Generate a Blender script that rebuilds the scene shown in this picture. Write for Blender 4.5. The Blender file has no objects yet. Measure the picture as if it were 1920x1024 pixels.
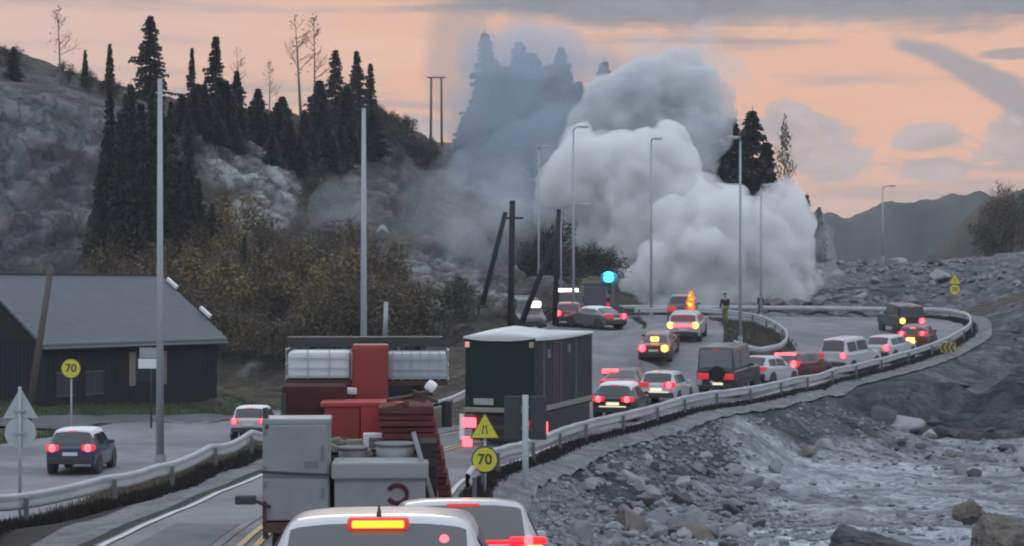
import bpy, bmesh, math, random
import numpy as np
from mathutils import Vector, Matrix, noise
random.seed(7); np.random.seed(7)
R = math.radians
scene = bpy.context.scene
col = scene.collection
F = 3240.0            # focal length in pixels of the 1920 wide photograph

# ------------------------------------------------------------------ camera
cam_d = bpy.data.cameras.new("camera")
cam = bpy.data.objects.new("camera", cam_d); col.objects.link(cam)
cam.location = (0, 0, 0); cam.rotation_euler = (R(90), 0, 0)
cam_d.sensor_width = 36; cam_d.lens = 36 * F / 1920; cam_d.shift_y = 28 / 1920
cam_d.clip_start = 0.1; cam_d.clip_end = 6000
scene.camera = cam

# ------------------------------------------------------------------ render settings
scene.view_settings.view_transform = 'Standard'; scene.view_settings.look = 'None'
scene.view_settings.exposure = 0.0; scene.view_settings.gamma = 1.0
scene.view_settings.use_curve_mapping = False
cy = scene.cycles
cy.max_bounces = 12; cy.diffuse_bounces = 3; cy.glossy_bounces = 3; cy.transmission_bounces = 4
cy.volume_bounces = 7; cy.volume_step_rate = .35; cy.volume_max_steps = 160; cy.transparent_max_bounces = 16
cy.use_denoising = True; cy.sample_clamp_indirect = 8
cy.filter_width = 2.1

# ------------------------------------------------------------------ world: dusk sky with cloud banks
world = bpy.data.worlds.new("World"); scene.world = world; world.use_nodes = True
NT = world.node_tree; NT.nodes.clear()
class NG:
    def __init__(s, nt): s.nt = nt
    def n(s, t, **k):
        nd = s.nt.nodes.new(t)
        for a, b in k.items(): setattr(nd, a, b)
        return nd
    def put(s, sock, v):
        if v is None: return
        if hasattr(v, 'is_linked'): s.nt.links.new(v, sock)
        else: sock.default_value = v
    def m(s, op, a, b=None, c=None, clamp=False):
        nd = s.n('ShaderNodeMath', operation=op, use_clamp=clamp)
        s.put(nd.inputs[0], a); s.put(nd.inputs[1], b)
        if c is not None: s.put(nd.inputs[2], c)
        return nd.outputs[0]
    def ss(s, v, a, b):
        nd = s.n('ShaderNodeMapRange', interpolation_type='SMOOTHSTEP')
        s.put(nd.inputs[0], v); nd.inputs[1].default_value = a; nd.inputs[2].default_value = b
        return nd.outputs[0]
    def mix(s, f, a, b, typ='MIX'):
        nd = s.n('ShaderNodeMix', data_type='RGBA', blend_type=typ)
        s.put(nd.inputs[0], f); s.put(nd.inputs[6], a); s.put(nd.inputs[7], b)
        return nd.outputs[2]
    def noise(s, vec, scale, detail=4, rough=.55, dist=0.0):
        nd = s.n('ShaderNodeTexNoise'); s.put(nd.inputs['Vector'], vec)
        nd.inputs['Scale'].default_value = scale; nd.inputs['Detail'].default_value = detail
        nd.inputs['Roughness'].default_value = rough; nd.inputs['Distortion'].default_value = dist
        return nd.outputs[0]
    def comb(s, x, y, z):
        nd = s.n('ShaderNodeCombineXYZ'); s.put(nd.inputs[0], x); s.put(nd.inputs[1], y); s.put(nd.inputs[2], z)
        return nd.outputs[0]
def C3(r, g, b): return (r, g, b, 1.0)
SUN_EL, SUN_AZ = R(7), R(-5)
g = NG(NT)
tc = g.n('ShaderNodeTexCoord'); sp = g.n('ShaderNodeSeparateXYZ'); NT.links.new(tc.outputs['Generated'], sp.inputs[0])
az = g.m('ARCTAN2', sp.outputs[0], sp.outputs[1]); el = sp.outputs[2]
v1 = g.comb(g.m('MULTIPLY', az, 5.0), g.m('MULTIPLY', el, 60.0), 0.3)       # long flat streaks
n_str = g.noise(v1, 1.0, 5, .55, .4)
v2 = g.comb(g.m('MULTIPLY', az, 30.0), g.m('MULTIPLY', el, 62.0), 2.7)      # puffy clouds
n_puf = g.noise(v2, 1.0, 8, .62, .5)
n_pf = g.m('SUBTRACT', n_puf, .5)
# clear sky behind the clouds: peach, pinker low down
sky = g.mix(g.ss(el, .02, .09), C3(.68, .45, .37), C3(.91, .47, .27))
sky = g.mix(g.ss(az, .0, -.33), sky, C3(.80, .51, .40))
sky = g.mix(g.m('MULTIPLY', g.ss(n_str, .5, .68), .8), sky, C3(.47, .35, .325))
sky = g.mix(g.m('MULTIPLY', g.ss(n_str, .45, .3), .5), sky, C3(.98, .60, .41))
grey = g.mix(g.ss(n_puf, .35, .7), C3(.155, .165, .19), C3(.245, .242, .265))
pale = g.mix(g.ss(n_puf, .35, .65), C3(.36, .34, .36), C3(.55, .46, .44))
def ell(a, e, ra, re, amp=1.3):
    dx = g.m('DIVIDE', g.m('SUBTRACT', az, a), ra); dy = g.m('DIVIDE', g.m('SUBTRACT', el, e), re)
    q = g.m('SUBTRACT', 1.0, g.m('ADD', g.m('MULTIPLY', dx, dx), g.m('MULTIPLY', dy, dy)))
    return g.m('ADD', q, g.m('MULTIPLY', n_pf, amp * 2))
def px_ell(px, py, rx, ry, amp=2.2): return ell((px - 960) / F, (540 - py) / F, rx / F, ry / F, amp)
low = None
for a in [(1500, 270, 95, 70), (1545, 305, 80, 45), (1735, 275, 68, 34), (1745, 320, 85, 28), (1880, 250, 60, 36), (1900, 300, 95, 45), (1470, 235, 60, 45), (600, 262, 110, 40), (790, 240, 60, 30)]:
    e_ = px_ell(*a); low = e_ if low is None else g.m('MAXIMUM', low, e_)
sky = g.mix(g.m('MULTIPLY', g.ss(low, -.1, .6), .85), sky, pale)
# horizon veil
sky = g.mix(g.m('MULTIPLY', g.ss(el, .075, .02), .45), sky, C3(.55, .45, .43))
# slanting dark streak on the right
da = g.m('SUBTRACT', az, .212)
cen = g.m('SUBTRACT', .139, g.m('ADD', g.m('MULTIPLY', da, .22), g.m('MULTIPLY', g.m('MULTIPLY', da, da), 3.6)))
dd = g.m('ABSOLUTE', g.m('SUBTRACT', el, g.m('ADD', cen, g.m('MULTIPLY', n_pf, .012))))
th = g.m('ADD', .004, g.m('MULTIPLY', da, .10))
strk = g.m('MULTIPLY', g.ss(g.m('SUBTRACT', th, dd), -.003, .004), g.ss(da, .0, .012))
sky = g.mix(g.m('MULTIPLY', strk, .85), sky, C3(.30, .275, .29))
e2 = px_ell(1875, 122, 80, 13, .5)
sky = g.mix(g.m('MULTIPLY', g.ss(e2, 0, .7), .8), sky, C3(.30, .26, .27))
# top bank
thr = g.m('SUBTRACT', .174, g.m('MULTIPLY', g.ss(az, -.16, .10), .029))
bank = g.ss(g.m('SUBTRACT', g.m('ADD', el, g.m('ADD', g.m('MULTIPLY', n_pf, .022), g.m('MULTIPLY', g.m('SUBTRACT', n_str, .5), .03))), thr), -.007, .009)
sky = g.mix(g.m('MULTIPLY', bank, .96), sky, grey)
# smoky violet column drifting up
e3 = px_ell(860, 130, 75, 160, .5)
sky = g.mix(g.m('MULTIPLY', g.ss(e3, 0, .8), .5), sky, C3(.30, .25, .25))
# overhead and behind: cool overcast
over = g.mix(g.ss(el, .2, .5), C3(.42, .40, .42), C3(1.02, 1.10, 1.24))
sky = g.mix(g.ss(el, .19, .34), sky, over)
back = g.ss(sp.outputs[1], .55, .05)
sky = g.mix(back, sky, g.mix(g.ss(el, .0, .5), C3(.50, .56, .66), C3(1.02, 1.10, 1.24)))
bg1 = g.n('ShaderNodeBackground'); NT.links.new(sky, bg1.inputs[0]); bg1.inputs[1].default_value = 1.0
ns = g.n('ShaderNodeTexSky', sky_type='NISHITA'); ns.sun_disc = False
ns.sun_elevation = SUN_EL; ns.sun_rotation = SUN_AZ
bg2 = g.n('ShaderNodeBackground'); NT.links.new(ns.outputs[0], bg2.inputs[0]); bg2.inputs[1].default_value = 0.05
# the clear sky shows only above the cloud deck
nf = g.m('MULTIPLY', g.ss(el, .2, .5), .5); mx = g.n('ShaderNodeMixShader')
blk = g.n('ShaderNodeBackground'); blk.inputs[1].default_value = 0
g.put(mx.inputs[0], nf); NT.links.new(blk.outputs[0], mx.inputs[1]); NT.links.new(bg2.outputs[0], mx.inputs[2])
ad = g.n('ShaderNodeAddShader'); NT.links.new(bg1.outputs[0], ad.inputs[0]); NT.links.new(mx.outputs[0], ad.inputs[1])
wo = g.n('ShaderNodeOutputWorld'); NT.links.new(ad.outputs[0], wo.inputs[0])

# ------------------------------------------------------------------ sun: low, veiled by cloud
sl = bpy.data.lights.new("sun", 'SUN'); sl.energy = 0.6; sl.angle = R(14); sl.color = (1.0, .82, .68)
so = bpy.data.objects.new("sun", sl); col.objects.link(so)
sd = Vector((math.sin(SUN_AZ) * math.cos(SUN_EL), math.cos(SUN_AZ) * math.cos(SUN_EL), math.sin(SUN_EL)))
so.rotation_euler = sd.to_track_quat('Z', 'Y').to_euler(); so.location = sd * 300

# ------------------------------------------------------------------ materials
MATS = {}
def mat(name, c, rough=.6, metal=0.0, var=.18, scale=3.0, bump=0.0, bscale=40, emit=None, es=0.0, coat=0.0, attr=None, obj=True):
    if name in MATS: return MATS[name]
    m = bpy.data.materials.new(name); m.use_nodes = True
    nt = m.node_tree; k = NG(nt); b = nt.nodes['Principled BSDF']
    t = k.n('ShaderNodeTexCoord'); vec = t.outputs['Object']
    nz = k.noise(vec, scale, 5, .6)
    if attr:
        a = k.n('ShaderNodeVertexColor', layer_name=attr); base = a.outputs[0]
    else:
        rgb = k.n('ShaderNodeRGB'); rgb.outputs[0].default_value = C3(*c); base = rgb.outputs[0]
    f = k.m('ADD', 1.0 - var, k.m('MULTIPLY', nz, 2 * var))
    cc = k.n('ShaderNodeCombineColor')
    for i in range(3): nt.links.new(f, cc.inputs[i])
    nt.links.new(k.mix(1.0, base, cc.outputs[0], 'MULTIPLY'), b.inputs['Base Color'])
    b.inputs['Roughness'].default_value = rough; b.inputs['Metallic'].default_value = metal
    if rough >= .7: b.inputs['Specular IOR Level'].default_value = .15
    if coat: b.inputs['Coat Weight'].default_value = coat; b.inputs['Coat Roughness'].default_value = .08
    if bump:
        bn = k.noise(vec, bscale, 4, .6); bp = k.n('ShaderNodeBump'); bp.inputs['Strength'].default_value = bump
        nt.links.new(bn, bp.inputs['Height']); nt.links.new(bp.outputs[0], b.inputs['Normal'])
    if emit:
        b.inputs['Emission Color'].default_value = C3(*emit); b.inputs['Emission Strength'].default_value = es
    MATS[name] = m; return m
def paint(name, c, rough=.35, var=.06): return mat('paint_' + name, c, rough, 0, var, 1.5, coat=.6)
GLASS = mat('dark_car_glass', (.03, .035, .045), .12, 0, .1, 2, coat=.3)
RUB = mat('black_rubber', (.018, .018, .02), .8, 0, .2, 6)
BLK = mat('black_plastic', (.03, .031, .034), .6, 0, .2, 4)
STEEL = mat('galvanised_steel', (.40, .415, .43), .6, .15, .32, 1.2)
POST = mat('grey_pole_steel', (.33, .36, .385), .55, .2, .2, .8)
RIM = mat('alloy_rim', (.35, .36, .38), .4, .6, .1, 3)
RED = mat('lit_red_lamp', (.5, .02, .03), .3, 0, .05, 2, emit=(1, .075, .10), es=4.2)
LENS_HALO = mat('red_lens_halo', (.45, .012, .018), .3, 0, .05, 2, emit=(1, .018, .03), es=1.0); ALENS_HALO = mat('amber_lens_halo', (.5, .2, .02), .3, 0, .05, 2, emit=(1, .26, .02), es=.8)
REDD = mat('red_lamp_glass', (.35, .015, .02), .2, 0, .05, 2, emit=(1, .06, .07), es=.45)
AMB = mat('lit_amber_lamp', (.6, .3, .03), .3, 0, .05, 2, emit=(1, .50, .09), es=4.0)
BRK = mat('lit_brake_strip', (.6, .2, .02), .3, 0, .05, 2, emit=(1, .33, .015), es=2.6)
WLAMP = mat('lit_white_lamp', (.8, .8, .7), .3, 0, .05, 2, emit=(1, .95, .72), es=2.2)
BLUE = mat('lit_blue_beacon', (.05, .3, .6), .3, 0, .05, 2, emit=(.06, .62, 1), es=3.0); BHALO = mat('blue_beacon_halo', (.02, .12, .3), .3, 0, .05, 2, emit=(.0, .17, .42), es=1.0)
PLATE = mat('white_number_plate', (.6, .6, .6), .5, 0, .08, 4)
WOOD = mat('weathered_wood', (.10, .085, .075), .85, 0, .35, 4, .3, 30)
DWOOD = mat('tarred_wood', (.028, .028, .032), .85, 0, .3, 4, .3, 30)
YEL = mat('yellow_sign_face', (.62, .56, .05), .5, 0, .08, 3)
SGREY = mat('grey_sign_back', (.42, .47, .48), .5, .1, .1, 2)
WHT = mat('white_panel', (.72, .74, .76), .5, 0, .08, 2)

# ------------------------------------------------------------------ mesh builder
class MB:
    def __init__(s): s.v = []; s.f = []; s.sm = []
    def add(s, vs, fs, smooth=False):
        o = len(s.v); s.v += [tuple(v) for v in vs]
        for f in fs: s.f.append(tuple(i + o for i in f)); s.sm.append(smooth)
        return s
    def box(s, c, d, M=None, taper=1.0):
        x, y, z = d[0] / 2, d[1] / 2, d[2] / 2
        vs = [Vector((sx * x * (taper if sz > 0 else 1), sy * y * (taper if sz > 0 else 1), sz * z)) for sz in (-1, 1) for sy in (-1, 1) for sx in (-1, 1)]
        if M is not None: vs = [M @ v for v in vs]
        vs = [v + Vector(c) for v in vs]
        return s.add(vs, [(0, 2, 3, 1), (4, 5, 7, 6), (0, 1, 5, 4), (2, 6, 7, 3), (0, 4, 6, 2), (1, 3, 7, 5)])
    def rbox(s, c, d, r=.03, M=None):
        bm = bmesh.new(); bmesh.ops.create_cube(bm, size=1)
        for v in bm.verts: v.co = Vector((v.co.x * d[0], v.co.y * d[1], v.co.z * d[2]))
        bmesh.ops.bevel(bm, geom=list(bm.edges), offset=min(r, min(d) * .45), segments=2, affect='EDGES', profile=.6)
        vs = [v.co.copy() for v in bm.verts]; bm.verts.index_update()
        fs = [tuple(v.index for v in f.verts) for f in bm.faces]; bm.free()
        if M is not None: vs = [M @ v for v in vs]
        return s.add([v + Vector(c) for v in vs], fs, False)
    def tube(s, pts, rad, n=8, cap=True, smooth=True):
        pts = [Vector(p) for p in pts]
        if not isinstance(rad, (list, tuple)): rad = [rad] * len(pts)
        vs = []; fs = []
        for i, p in enumerate(pts):
            t = (pts[min(i + 1, len(pts) - 1)] - pts[max(i - 1, 0)]).normalized()
            a = t.cross(Vector((0, 0, 1)));
            if a.length < .05: a = t.cross(Vector((0, 1, 0)))
            a.normalize(); b = t.cross(a)
            for k in range(n):
                q = 2 * math.pi * k / n; vs.append(p + (a * math.cos(q) + b * math.sin(q)) * rad[i])
        for i in range(len(pts) - 1):
            for k in range(n):
                k2 = (k + 1) % n; fs.append((i * n + k, i * n + k2, (i + 1) * n + k2, (i + 1) * n + k))
        s.add(vs, fs, smooth)
        if cap:
            o = len(s.v) - len(vs); s.f.append(tuple(o + k for k in range(n))); s.sm.append(False)
            e = o + (len(pts) - 1) * n; s.f.append(tuple(e + k for k in reversed(range(n)))); s.sm.append(False)
        return s
    def grid(s, P, smooth=True):
        nr, nc = len(P), len(P[0]); vs = [p for r in P for p in r]
        fs = [(i * nc + j, i * nc + j + 1, (i + 1) * nc + j + 1, (i + 1) * nc + j) for i in range(nr - 1) for j in range(nc - 1)]
        return s.add(vs, fs, smooth)
    def prism(s, poly, y0, y1):       # polygon in (x,z), extruded along y
        n = len(poly); vs = [(x, y0, z) for x, z in poly] + [(x, y1, z) for x, z in poly]
        fs = [tuple(range(n)), tuple(reversed(range(n, 2 * n)))] + [(i, i + n, (i + 1) % n + n, (i + 1) % n) for i in range(n)]
        return s.add(vs, fs)
    def mesh(s, name, m):
        me = bpy.data.meshes.new(name); me.from_pydata(s.v, [], s.f)
        me.polygons.foreach_set('use_smooth', s.sm); me.materials.append(m)
        bm = bmesh.new(); bm.from_mesh(me); bmesh.ops.recalc_face_normals(bm, faces=bm.faces); bm.to_mesh(me); bm.free()
        me.update(); return me
    def build(s, name, m, parent=None, loc=None):
        o = bpy.data.objects.new(name, s.mesh(name, m)); col.objects.link(o)
        if parent: o.parent = parent
        if loc: o.location = loc
        return o
def tag(o, label=None, cat=None, group=None, kind=None):
    if label: o['label'] = label
    if cat: o['category'] = cat
    if group: o['group'] = group
    if kind: o['kind'] = kind
    return o
def empty(name, label, cat, loc=(0, 0, 0), rz=0.0, group=None, pitch=0.0):
    o = bpy.data.objects.new(name, None); col.objects.link(o); o.empty_display_size = .3
    o.location = loc; o.rotation_euler = (pitch, 0, rz); return tag(o, label, cat, group)
KIDS = {}
def kids(o): return [c for c in bpy.data.objects if c.parent == o]
def copy_tree(o, parent=None):
    c = o.copy(); col.objects.link(c)
    if parent: c.parent = parent
    for ch in kids(o): copy_tree(ch, c)
    return c
def W(px, py, d): return Vector(((px - 960) / F * d, d, (540 - py) / F * d))
def cat_rom(P, n):
    P = [Vector(p) for p in P]; out = []
    for i in range(len(P) - 1):
        a, b, c, d = P[max(i - 1, 0)], P[i], P[i + 1], P[min(i + 2, len(P) - 1)]
        for k in range(n):
            t = k / n
            out.append(.5 * ((2 * b) + (c - a) * t + (2 * a - 5 * b + 4 * c - d) * t * t + (3 * b - a - 3 * c + d) * t ** 3))
    out.append(P[-1]); return out

# ------------------------------------------------------------------ road layout (left edge, right edge) and height field
A = [((-5.5, -10, -2.5), (1.2, -10, -2.5)), ((-5.6, 0, -2.65), (1.2, 0, -2.65)), ((-6.0, 12, -3.1), (1.0, 12, -3.1)),
     ((-6.6, 18, -3.75), (.55, 18, -3.75)), ((-7.2, 25, -4.5), (-.6, 25, -4.5)), ((-7.7, 32, -4.8), (-1.15, 32, -4.8)), ((-7.6, 38, -5.0), (-1.4, 38, -5.05)),
     ((-7.2, 48, -5.3), (-1.0, 48, -5.35)), ((-5.9, 55, -5.45), (.5, 54, -5.45)), ((-3.6, 62, -5.5), (2.0, 60.5, -5.5)),
     ((-.6, 69, -5.5), (4.9, 67.5, -5.45)), ((2.2, 77, -5.35), (7.5, 74.2, -5.35)), ((6.0, 87, -5.2), (11.3, 81.3, -5.35)),
     ((12.3, 95.5, -4.75), (18.6, 95.5, -5.0)), ((16.2, 101, -4.3), (23.2, 102.5, -4.5)), ((17.6, 108, -3.7), (27.2, 109.5, -3.9)),
     ((17.8, 114, -3.2), (30.8, 117.5, -3.1)), ((17.4, 120, -2.7), (32.3, 126, -2.6)), ((16.0, 124.5, -2.4), (30.5, 133, -2.35)),
     ((12, 127, -2.3), (20, 135.3, -2.25)), ((4, 127, -2.25), (8, 136, -2.2)), ((-8, 127, -2.1), (-8, 136, -2.1)), ((-26, 125, -2), (-26, 134, -2))]
B = [((-.4, 70, -5.48), (3.5, 70, -5.45)), ((2.3, 77, -5.3), (6.8, 77.5, -5.25)), ((3.6, 83, -5.1), (8.4, 83, -5.2)), ((5.0, 90, -4.5), (10.0, 89.5, -4.6)),
     ((6.7, 98, -3.2), (11.8, 97.5, -3.25)), ((8.4, 108, -2.35), (13.2, 108, -2.35)), ((8.8, 118, -2.2), (14, 118, -2.3)), ((8.8, 128, -2.25), (14, 128, -2.25))]
Cc = [((1.0, 78, -5.2), (4.6, 78, -5.15)), ((1.9, 86, -4.3), (6.2, 86, -4.3)), ((2.5, 96, -3.5), (7.2, 96, -3.4)), ((2.2, 108, -2.75), (8.2, 108, -2.7)),
      ((1.6, 118, -2.35), (8.4, 118, -2.3)), ((1.0, 128, -2.25), (8.4, 128, -2.2))]
D = [((-20, 10, -5.6), (-11.5, 10, -5.6)), ((-21.5, 35, -6.1), (-12.4, 35, -6.1)), ((-23.5, 50, -6.45), (-12.7, 50, -6.45)), ((-23.8, 62, -6.65), (-12.6, 61, -6.6)),
     ((-21.8, 74, -6.75), (-10.6, 76, -6.85)), ((-17.2, 86, -6.95), (-8.4, 90, -7.0)), ((-12.5, 97, -7.0), (-6.5, 99, -7.0)), ((-10, 106, -6.8), (-5, 106, -6.8))]
E = [((-40, 78.5, -6.2), (-40, 75.5, -6.3)), ((-24, 82.5, -6.25), (-23.6, 79, -6.35)), ((-18, 87, -6.45), (-17.0, 83.8, -6.55)), ((-13.6, 93, -6.8), (-12.8, 90.2, -6.85))]
def sampled(S, n):
    return cat_rom([s[0] for s in S], n), cat_rom([s[1] for s in S], n)
ctrl = []
for S, n in ((A, 2), (B, 2), (Cc, 2), (D, 2), (E, 2)):
    L_, R_ = sampled(S, n)
    for a, b in zip(L_, R_): ctrl += [tuple(a), tuple(b)] + ([tuple(a.lerp(b, f)) for f in (.25, .5, .75)] if S is A and (a - b).length < 14 else [tuple(a.lerp(b, .5))])
AL, AR = sampled(A, 10)
# shoulder and embankment outside the right edge
for i in range(40, len(AR) - 60, 3):
    p = AR[i]; t = (AR[i + 1] - AR[i - 1]); t.z = 0; t.normalize(); n = Vector((t.y, -t.x, 0))
    q = p + n * .6; ctrl.append((q.x, q.y, p.z - .03)); q = p + n * 1.7; ctrl.append((q.x, q.y, p.z - .12))
    if p.y < 55:   a, z = 2.6, -6.45
    elif p.y < 80: a, z = 4.2, -7.15
    elif p.y < 96: a, z = 5.6, -7.0
    elif p.y < 112: a, z = 6.0, p.z - 1.5
    else: a, z = 5.0, p.z - .4
    q = p + n * a; ctrl.append((q.x, q.y, z))
ctrl += [ # left shoulder with the guard rail and the ditch beside it
    (-11.2, 10, -4.2), (-11.0, 28, -4.7), (-10.8, 36, -5.15), (-9.8, 41.5, -5.35), (-9.2, 45, -5.42), (-8.7, 50, -5.35), (-8.3, 55, -5.35), (-6.8, 62, -5.6), (-4.2, 70, -5.6), (-1.5, 80, -5.2),
    (-8.6, 38, -5.1), (-8.2, 48, -5.35), (-11.6, 47, -6.1), (-11, 56, -6.4), (-9.5, 66, -6.6), (-8, 78, -6.6),
    # left of the branch road
    (-2, 90, -4.0), (-5, 98, -3.4), (0, 104, -2.5), (-4, 112, -1.6), (-8, 106, -5), (-2, 118, -1.5), (-12, 116, -3), (0, 124, -2),
    # around the house and under the hillside
    (-30, 68, -6.4), (-45, 60, -6.2), (-23, 86, -5.75), (-16, 95, -5.9), (-28, 92, -5.5), (-22, 100, -5.5), (-35, 84, -5.9), (-40, 110, -6), (-60, 90, -6), (-20, 120, -7), (-40, 140, -8), (-10, 140, -6), (-70, 140, -8),
    # site on the right: rubble, gravel yard, banks
    (1.5, 40, -6.2), (2.0, 30, -5.6), (4, 20, -5.2), (3, 48, -6.7), (5, 57, -7.1), (10, 48, -6.9), (8, 40, -6.5), (14, 40, -6.2), (20, 40, -6.0), (12, 58, -7.5), (10, 66, -7.5), (14, 72, -7.7), (20, 60, -7.6), (26, 60, -7.2), (30, 50, -6.4), (35, 70, -6.6), (18, 80, -7.6),
    (24, 80, -7.4), (20, 86.5, -7.4), (24, 86.5, -7.4), (28, 86.5, -7.2), (32, 86.5, -6.9), (21, 91, -5.5), (24, 94, -4.9), (27, 94, -4.6), (30, 94, -4.6), (34, 95, -4.3), (33, 82, -6.8), (38, 84, -5.6), (33, 101, -4.6), (32, 108, -3.9), (37, 108, -2.6), (36, 118, -2.0), (41, 118, -.6), (39, 128, -.4), (44, 128, .9), (46, 110, -1.2), (55, 110, .5), (60, 90, -2.5), (50, 70, -5), (50, 140, 2.2), (44, 142, 1.4),
    (38, 136, -.9), (34, 139, -1.6), (26, 141, -1.6), (16, 142, -1.7), (4, 143, -1.6), (-10, 143, -1.5), (30, 152, .6), (22, 154, .7), (38, 150, 1.0), (40, 165, 2.3), (28, 166, 2.3), (16, 165, .5), (5, 165, 0), (52, 165, 3.5), (30, 185, 1.5), (60, 190, 3), (5, 190, 0), (80, 150, 5), (80, 90, 0), (70, 50, -4),
    (-60, 20, -5), (-40, 30, -5.6), (-60, -15, -4), (40, 10, -4), (60, -15, -3), (10, 5, -3.5), (6, -12, -2.7), (-12, -12, -3.2)]
ctrl = np.array(ctrl, float)
XY = ctrl[:, :2]; N = len(ctrl)
Kd = -np.sqrt(((XY[:, None] - XY[None]) ** 2).sum(-1) + .04)
PL = np.c_[np.ones(N), XY]
Mx = np.zeros((N + 3, N + 3)); Mx[:N, :N] = Kd + np.eye(N) * .03; Mx[:N, N:] = PL; Mx[N:, :N] = PL.T
sol = np.linalg.solve(Mx, np.r_[ctrl[:, 2], 0, 0, 0])
def Hs(X, Y):
    X = np.asarray(X, float).ravel(); Y = np.asarray(Y, float).ravel(); out = np.zeros(len(X))
    for a in range(0, len(X), 8000):
        q = np.c_[X[a:a + 8000], Y[a:a + 8000]]
        k = -np.sqrt(((q[:, None] - XY[None]) ** 2).sum(-1) + .04)
        out[a:a + 8000] = k @ sol[:N] + sol[N] + q @ sol[N + 1:]
    return out
def H(x, y): return float(Hs([x], [y])[0])

def inside(poly, X, Y):
    r = np.zeros(len(X), bool); n = len(poly)
    for i in range(n):
        x1, y1 = poly[i]; x2, y2 = poly[(i + 1) % n]
        c = ((y1 > Y) != (y2 > Y)) & (X < (x2 - x1) * (Y - y1) / (y2 - y1 + 1e-12) + x1); r ^= c
    return r
def ribbon(name, S, off, m, n=12, k=8, f0=0.0, f1=1.0, i0=0, i1=None):
    L_, R_ = sampled(S, n); L_ = L_[i0:i1]; R_ = R_[i0:i1]
    P = [[a.lerp(b, f0 + (f1 - f0) * j / k) for j in range(k + 1)] for a, b in zip(L_, R_)]
    fl = [p for r in P for p in r]; z = Hs([p.x for p in fl], [p.y for p in fl])
    for p, q in zip(fl, z): p.z = q + off
    mb = MB().grid(P); o = mb.build(name, m); return tag(o, kind='structure')

# ------------------------------------------------------------------ ground materials
def pebbly(m, scales=((1.1, .55), (3.2, .6)), bump=.6):
    nt = m.node_tree; k = NG(nt); b = nt.nodes['Principled BSDF']; c = b.inputs['Base Color'].links[0].from_socket
    t = k.n('ShaderNodeTexCoord'); h = None
    for s_, a in scales:
        v = k.n('ShaderNodeTexVoronoi'); v.inputs['Scale'].default_value = s_; v.inputs['Randomness'].default_value = 1.0
        wn = k.n('ShaderNodeTexNoise'); wn.inputs['Scale'].default_value = s_ * .9; wn.inputs['Detail'].default_value = 3; nt.links.new(t.outputs['Object'], wn.inputs['Vector'])
        ad = k.n('ShaderNodeVectorMath', operation='ADD'); nt.links.new(t.outputs['Object'], ad.inputs[0]); nt.links.new(wn.outputs['Color'], ad.inputs[1]); nt.links.new(ad.outputs[0], v.inputs['Vector'])
        sx = k.n('ShaderNodeSeparateColor'); nt.links.new(v.outputs['Color'], sx.inputs[0])
        f = k.m('ADD', 1 - a * .55, k.m('MULTIPLY', sx.outputs[0], a * 1.1)); cc = k.n('ShaderNodeCombineColor')
        for i in range(3): nt.links.new(f, cc.inputs[i])
        c = k.mix(1.0, c, cc.outputs[0], 'MULTIPLY'); hh = k.m('MULTIPLY', k.m('SUBTRACT', 1.0, v.outputs['Distance']), 1 / s_); h = hh if h is None else k.m('ADD', h, hh)
    nt.links.new(c, b.inputs['Base Color']); bp = k.n('ShaderNodeBump'); bp.inputs['Strength'].default_value = bump; bp.inputs['Distance'].default_value = .35
    nt.links.new(h, bp.inputs['Height']); nt.links.new(bp.outputs[0], b.inputs['Normal'])
def asphalt(name, c, lane=False):
    m = mat(name, c, .75, 0, .0, 3); nt = m.node_tree; k = NG(nt); b = nt.nodes['Principled BSDF']
    t = k.n('ShaderNodeTexCoord'); p = t.outputs['Object']
    big = k.noise(p, .22, 5, .6, .5); fine = k.noise(p, 14, 3, .7); mid = k.noise(p, 1.6, 5, .65, .8)
    c0 = k.mix(k.ss(big, .32, .66), C3(*[v * .70 for v in c]), C3(*[v * 1.2 for v in c]))
    c1 = k.mix(k.m('MULTIPLY', k.ss(mid, .52, .72), .35), c0, C3(*[v * .62 for v in c]))
    c2 = k.mix(k.m('MULTIPLY', k.ss(fine, .4, .7), .25), c1, C3(*[v * 1.35 for v in c]))
    nt.links.new(c2, b.inputs['Base Color'])
    r = k.m('ADD', .55, k.m('MULTIPLY', mid, .35)); nt.links.new(r, b.inputs['Roughness'])
    bp = k.n('ShaderNodeBump'); bp.inputs['Strength'].default_value = .15; nt.links.new(fine, bp.inputs['Height']); nt.links.new(bp.outputs[0], b.inputs['Normal'])
    return m
ASPH = asphalt('worn_asphalt', (.168, .174, .186)); ASPH2 = asphalt('pale_asphalt', (.19, .198, .213)); ASPH3 = asphalt('side_asphalt', (.11, .115, .125))
LINE = mat('white_road_paint', (.50, .51, .52), .6, 0, .3, 6); YLINE = mat('yellow_road_paint', (.42, .30, .11), .6, 0, .35, 6)
GRAVEL = mat('pale_gravel_edge', (.165, .17, .18), .9, 0, .4, .7, .5, 25); pebbly(GRAVEL, ((2.2, .4), (6, .5)), .4)
ribbon('road', A, .06, ASPH, 14, 10)
ribbon('branch_road', B, .066, ASPH)
ribbon('link_road', Cc, .072, ASPH)
ribbon('left_road', D, .06, ASPH2)
ribbon('side_road', E, .066, ASPH3)
ribbon('asphalt_patch', A, .072, ASPH3, 14, 4, .12, .33, 68, 80)
ribbon('asphalt_patch', A, .072, ASPH3, 14, 4, .22, .30, 88, 104)
CRK = mat('sealed_crack', (.045, .046, .05), .6)
for f_, a_, b_ in ((.36, 66, 90),): ribbon('sealed_crack', A, .078, CRK, 14, 1, f_, f_ + .005, a_, b_)
ribbon('road_edge_line', A, .085, LINE, 14, 1, .02, .042, 0, 14 * 10)
ribbon('right_edge_line', A, .085, LINE, 14, 1, .955, .975, 0, 14 * 13)
ribbon('road_centre_line', A, .085, YLINE, 14, 1, .405, .425, 14, 14 * 9)
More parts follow.
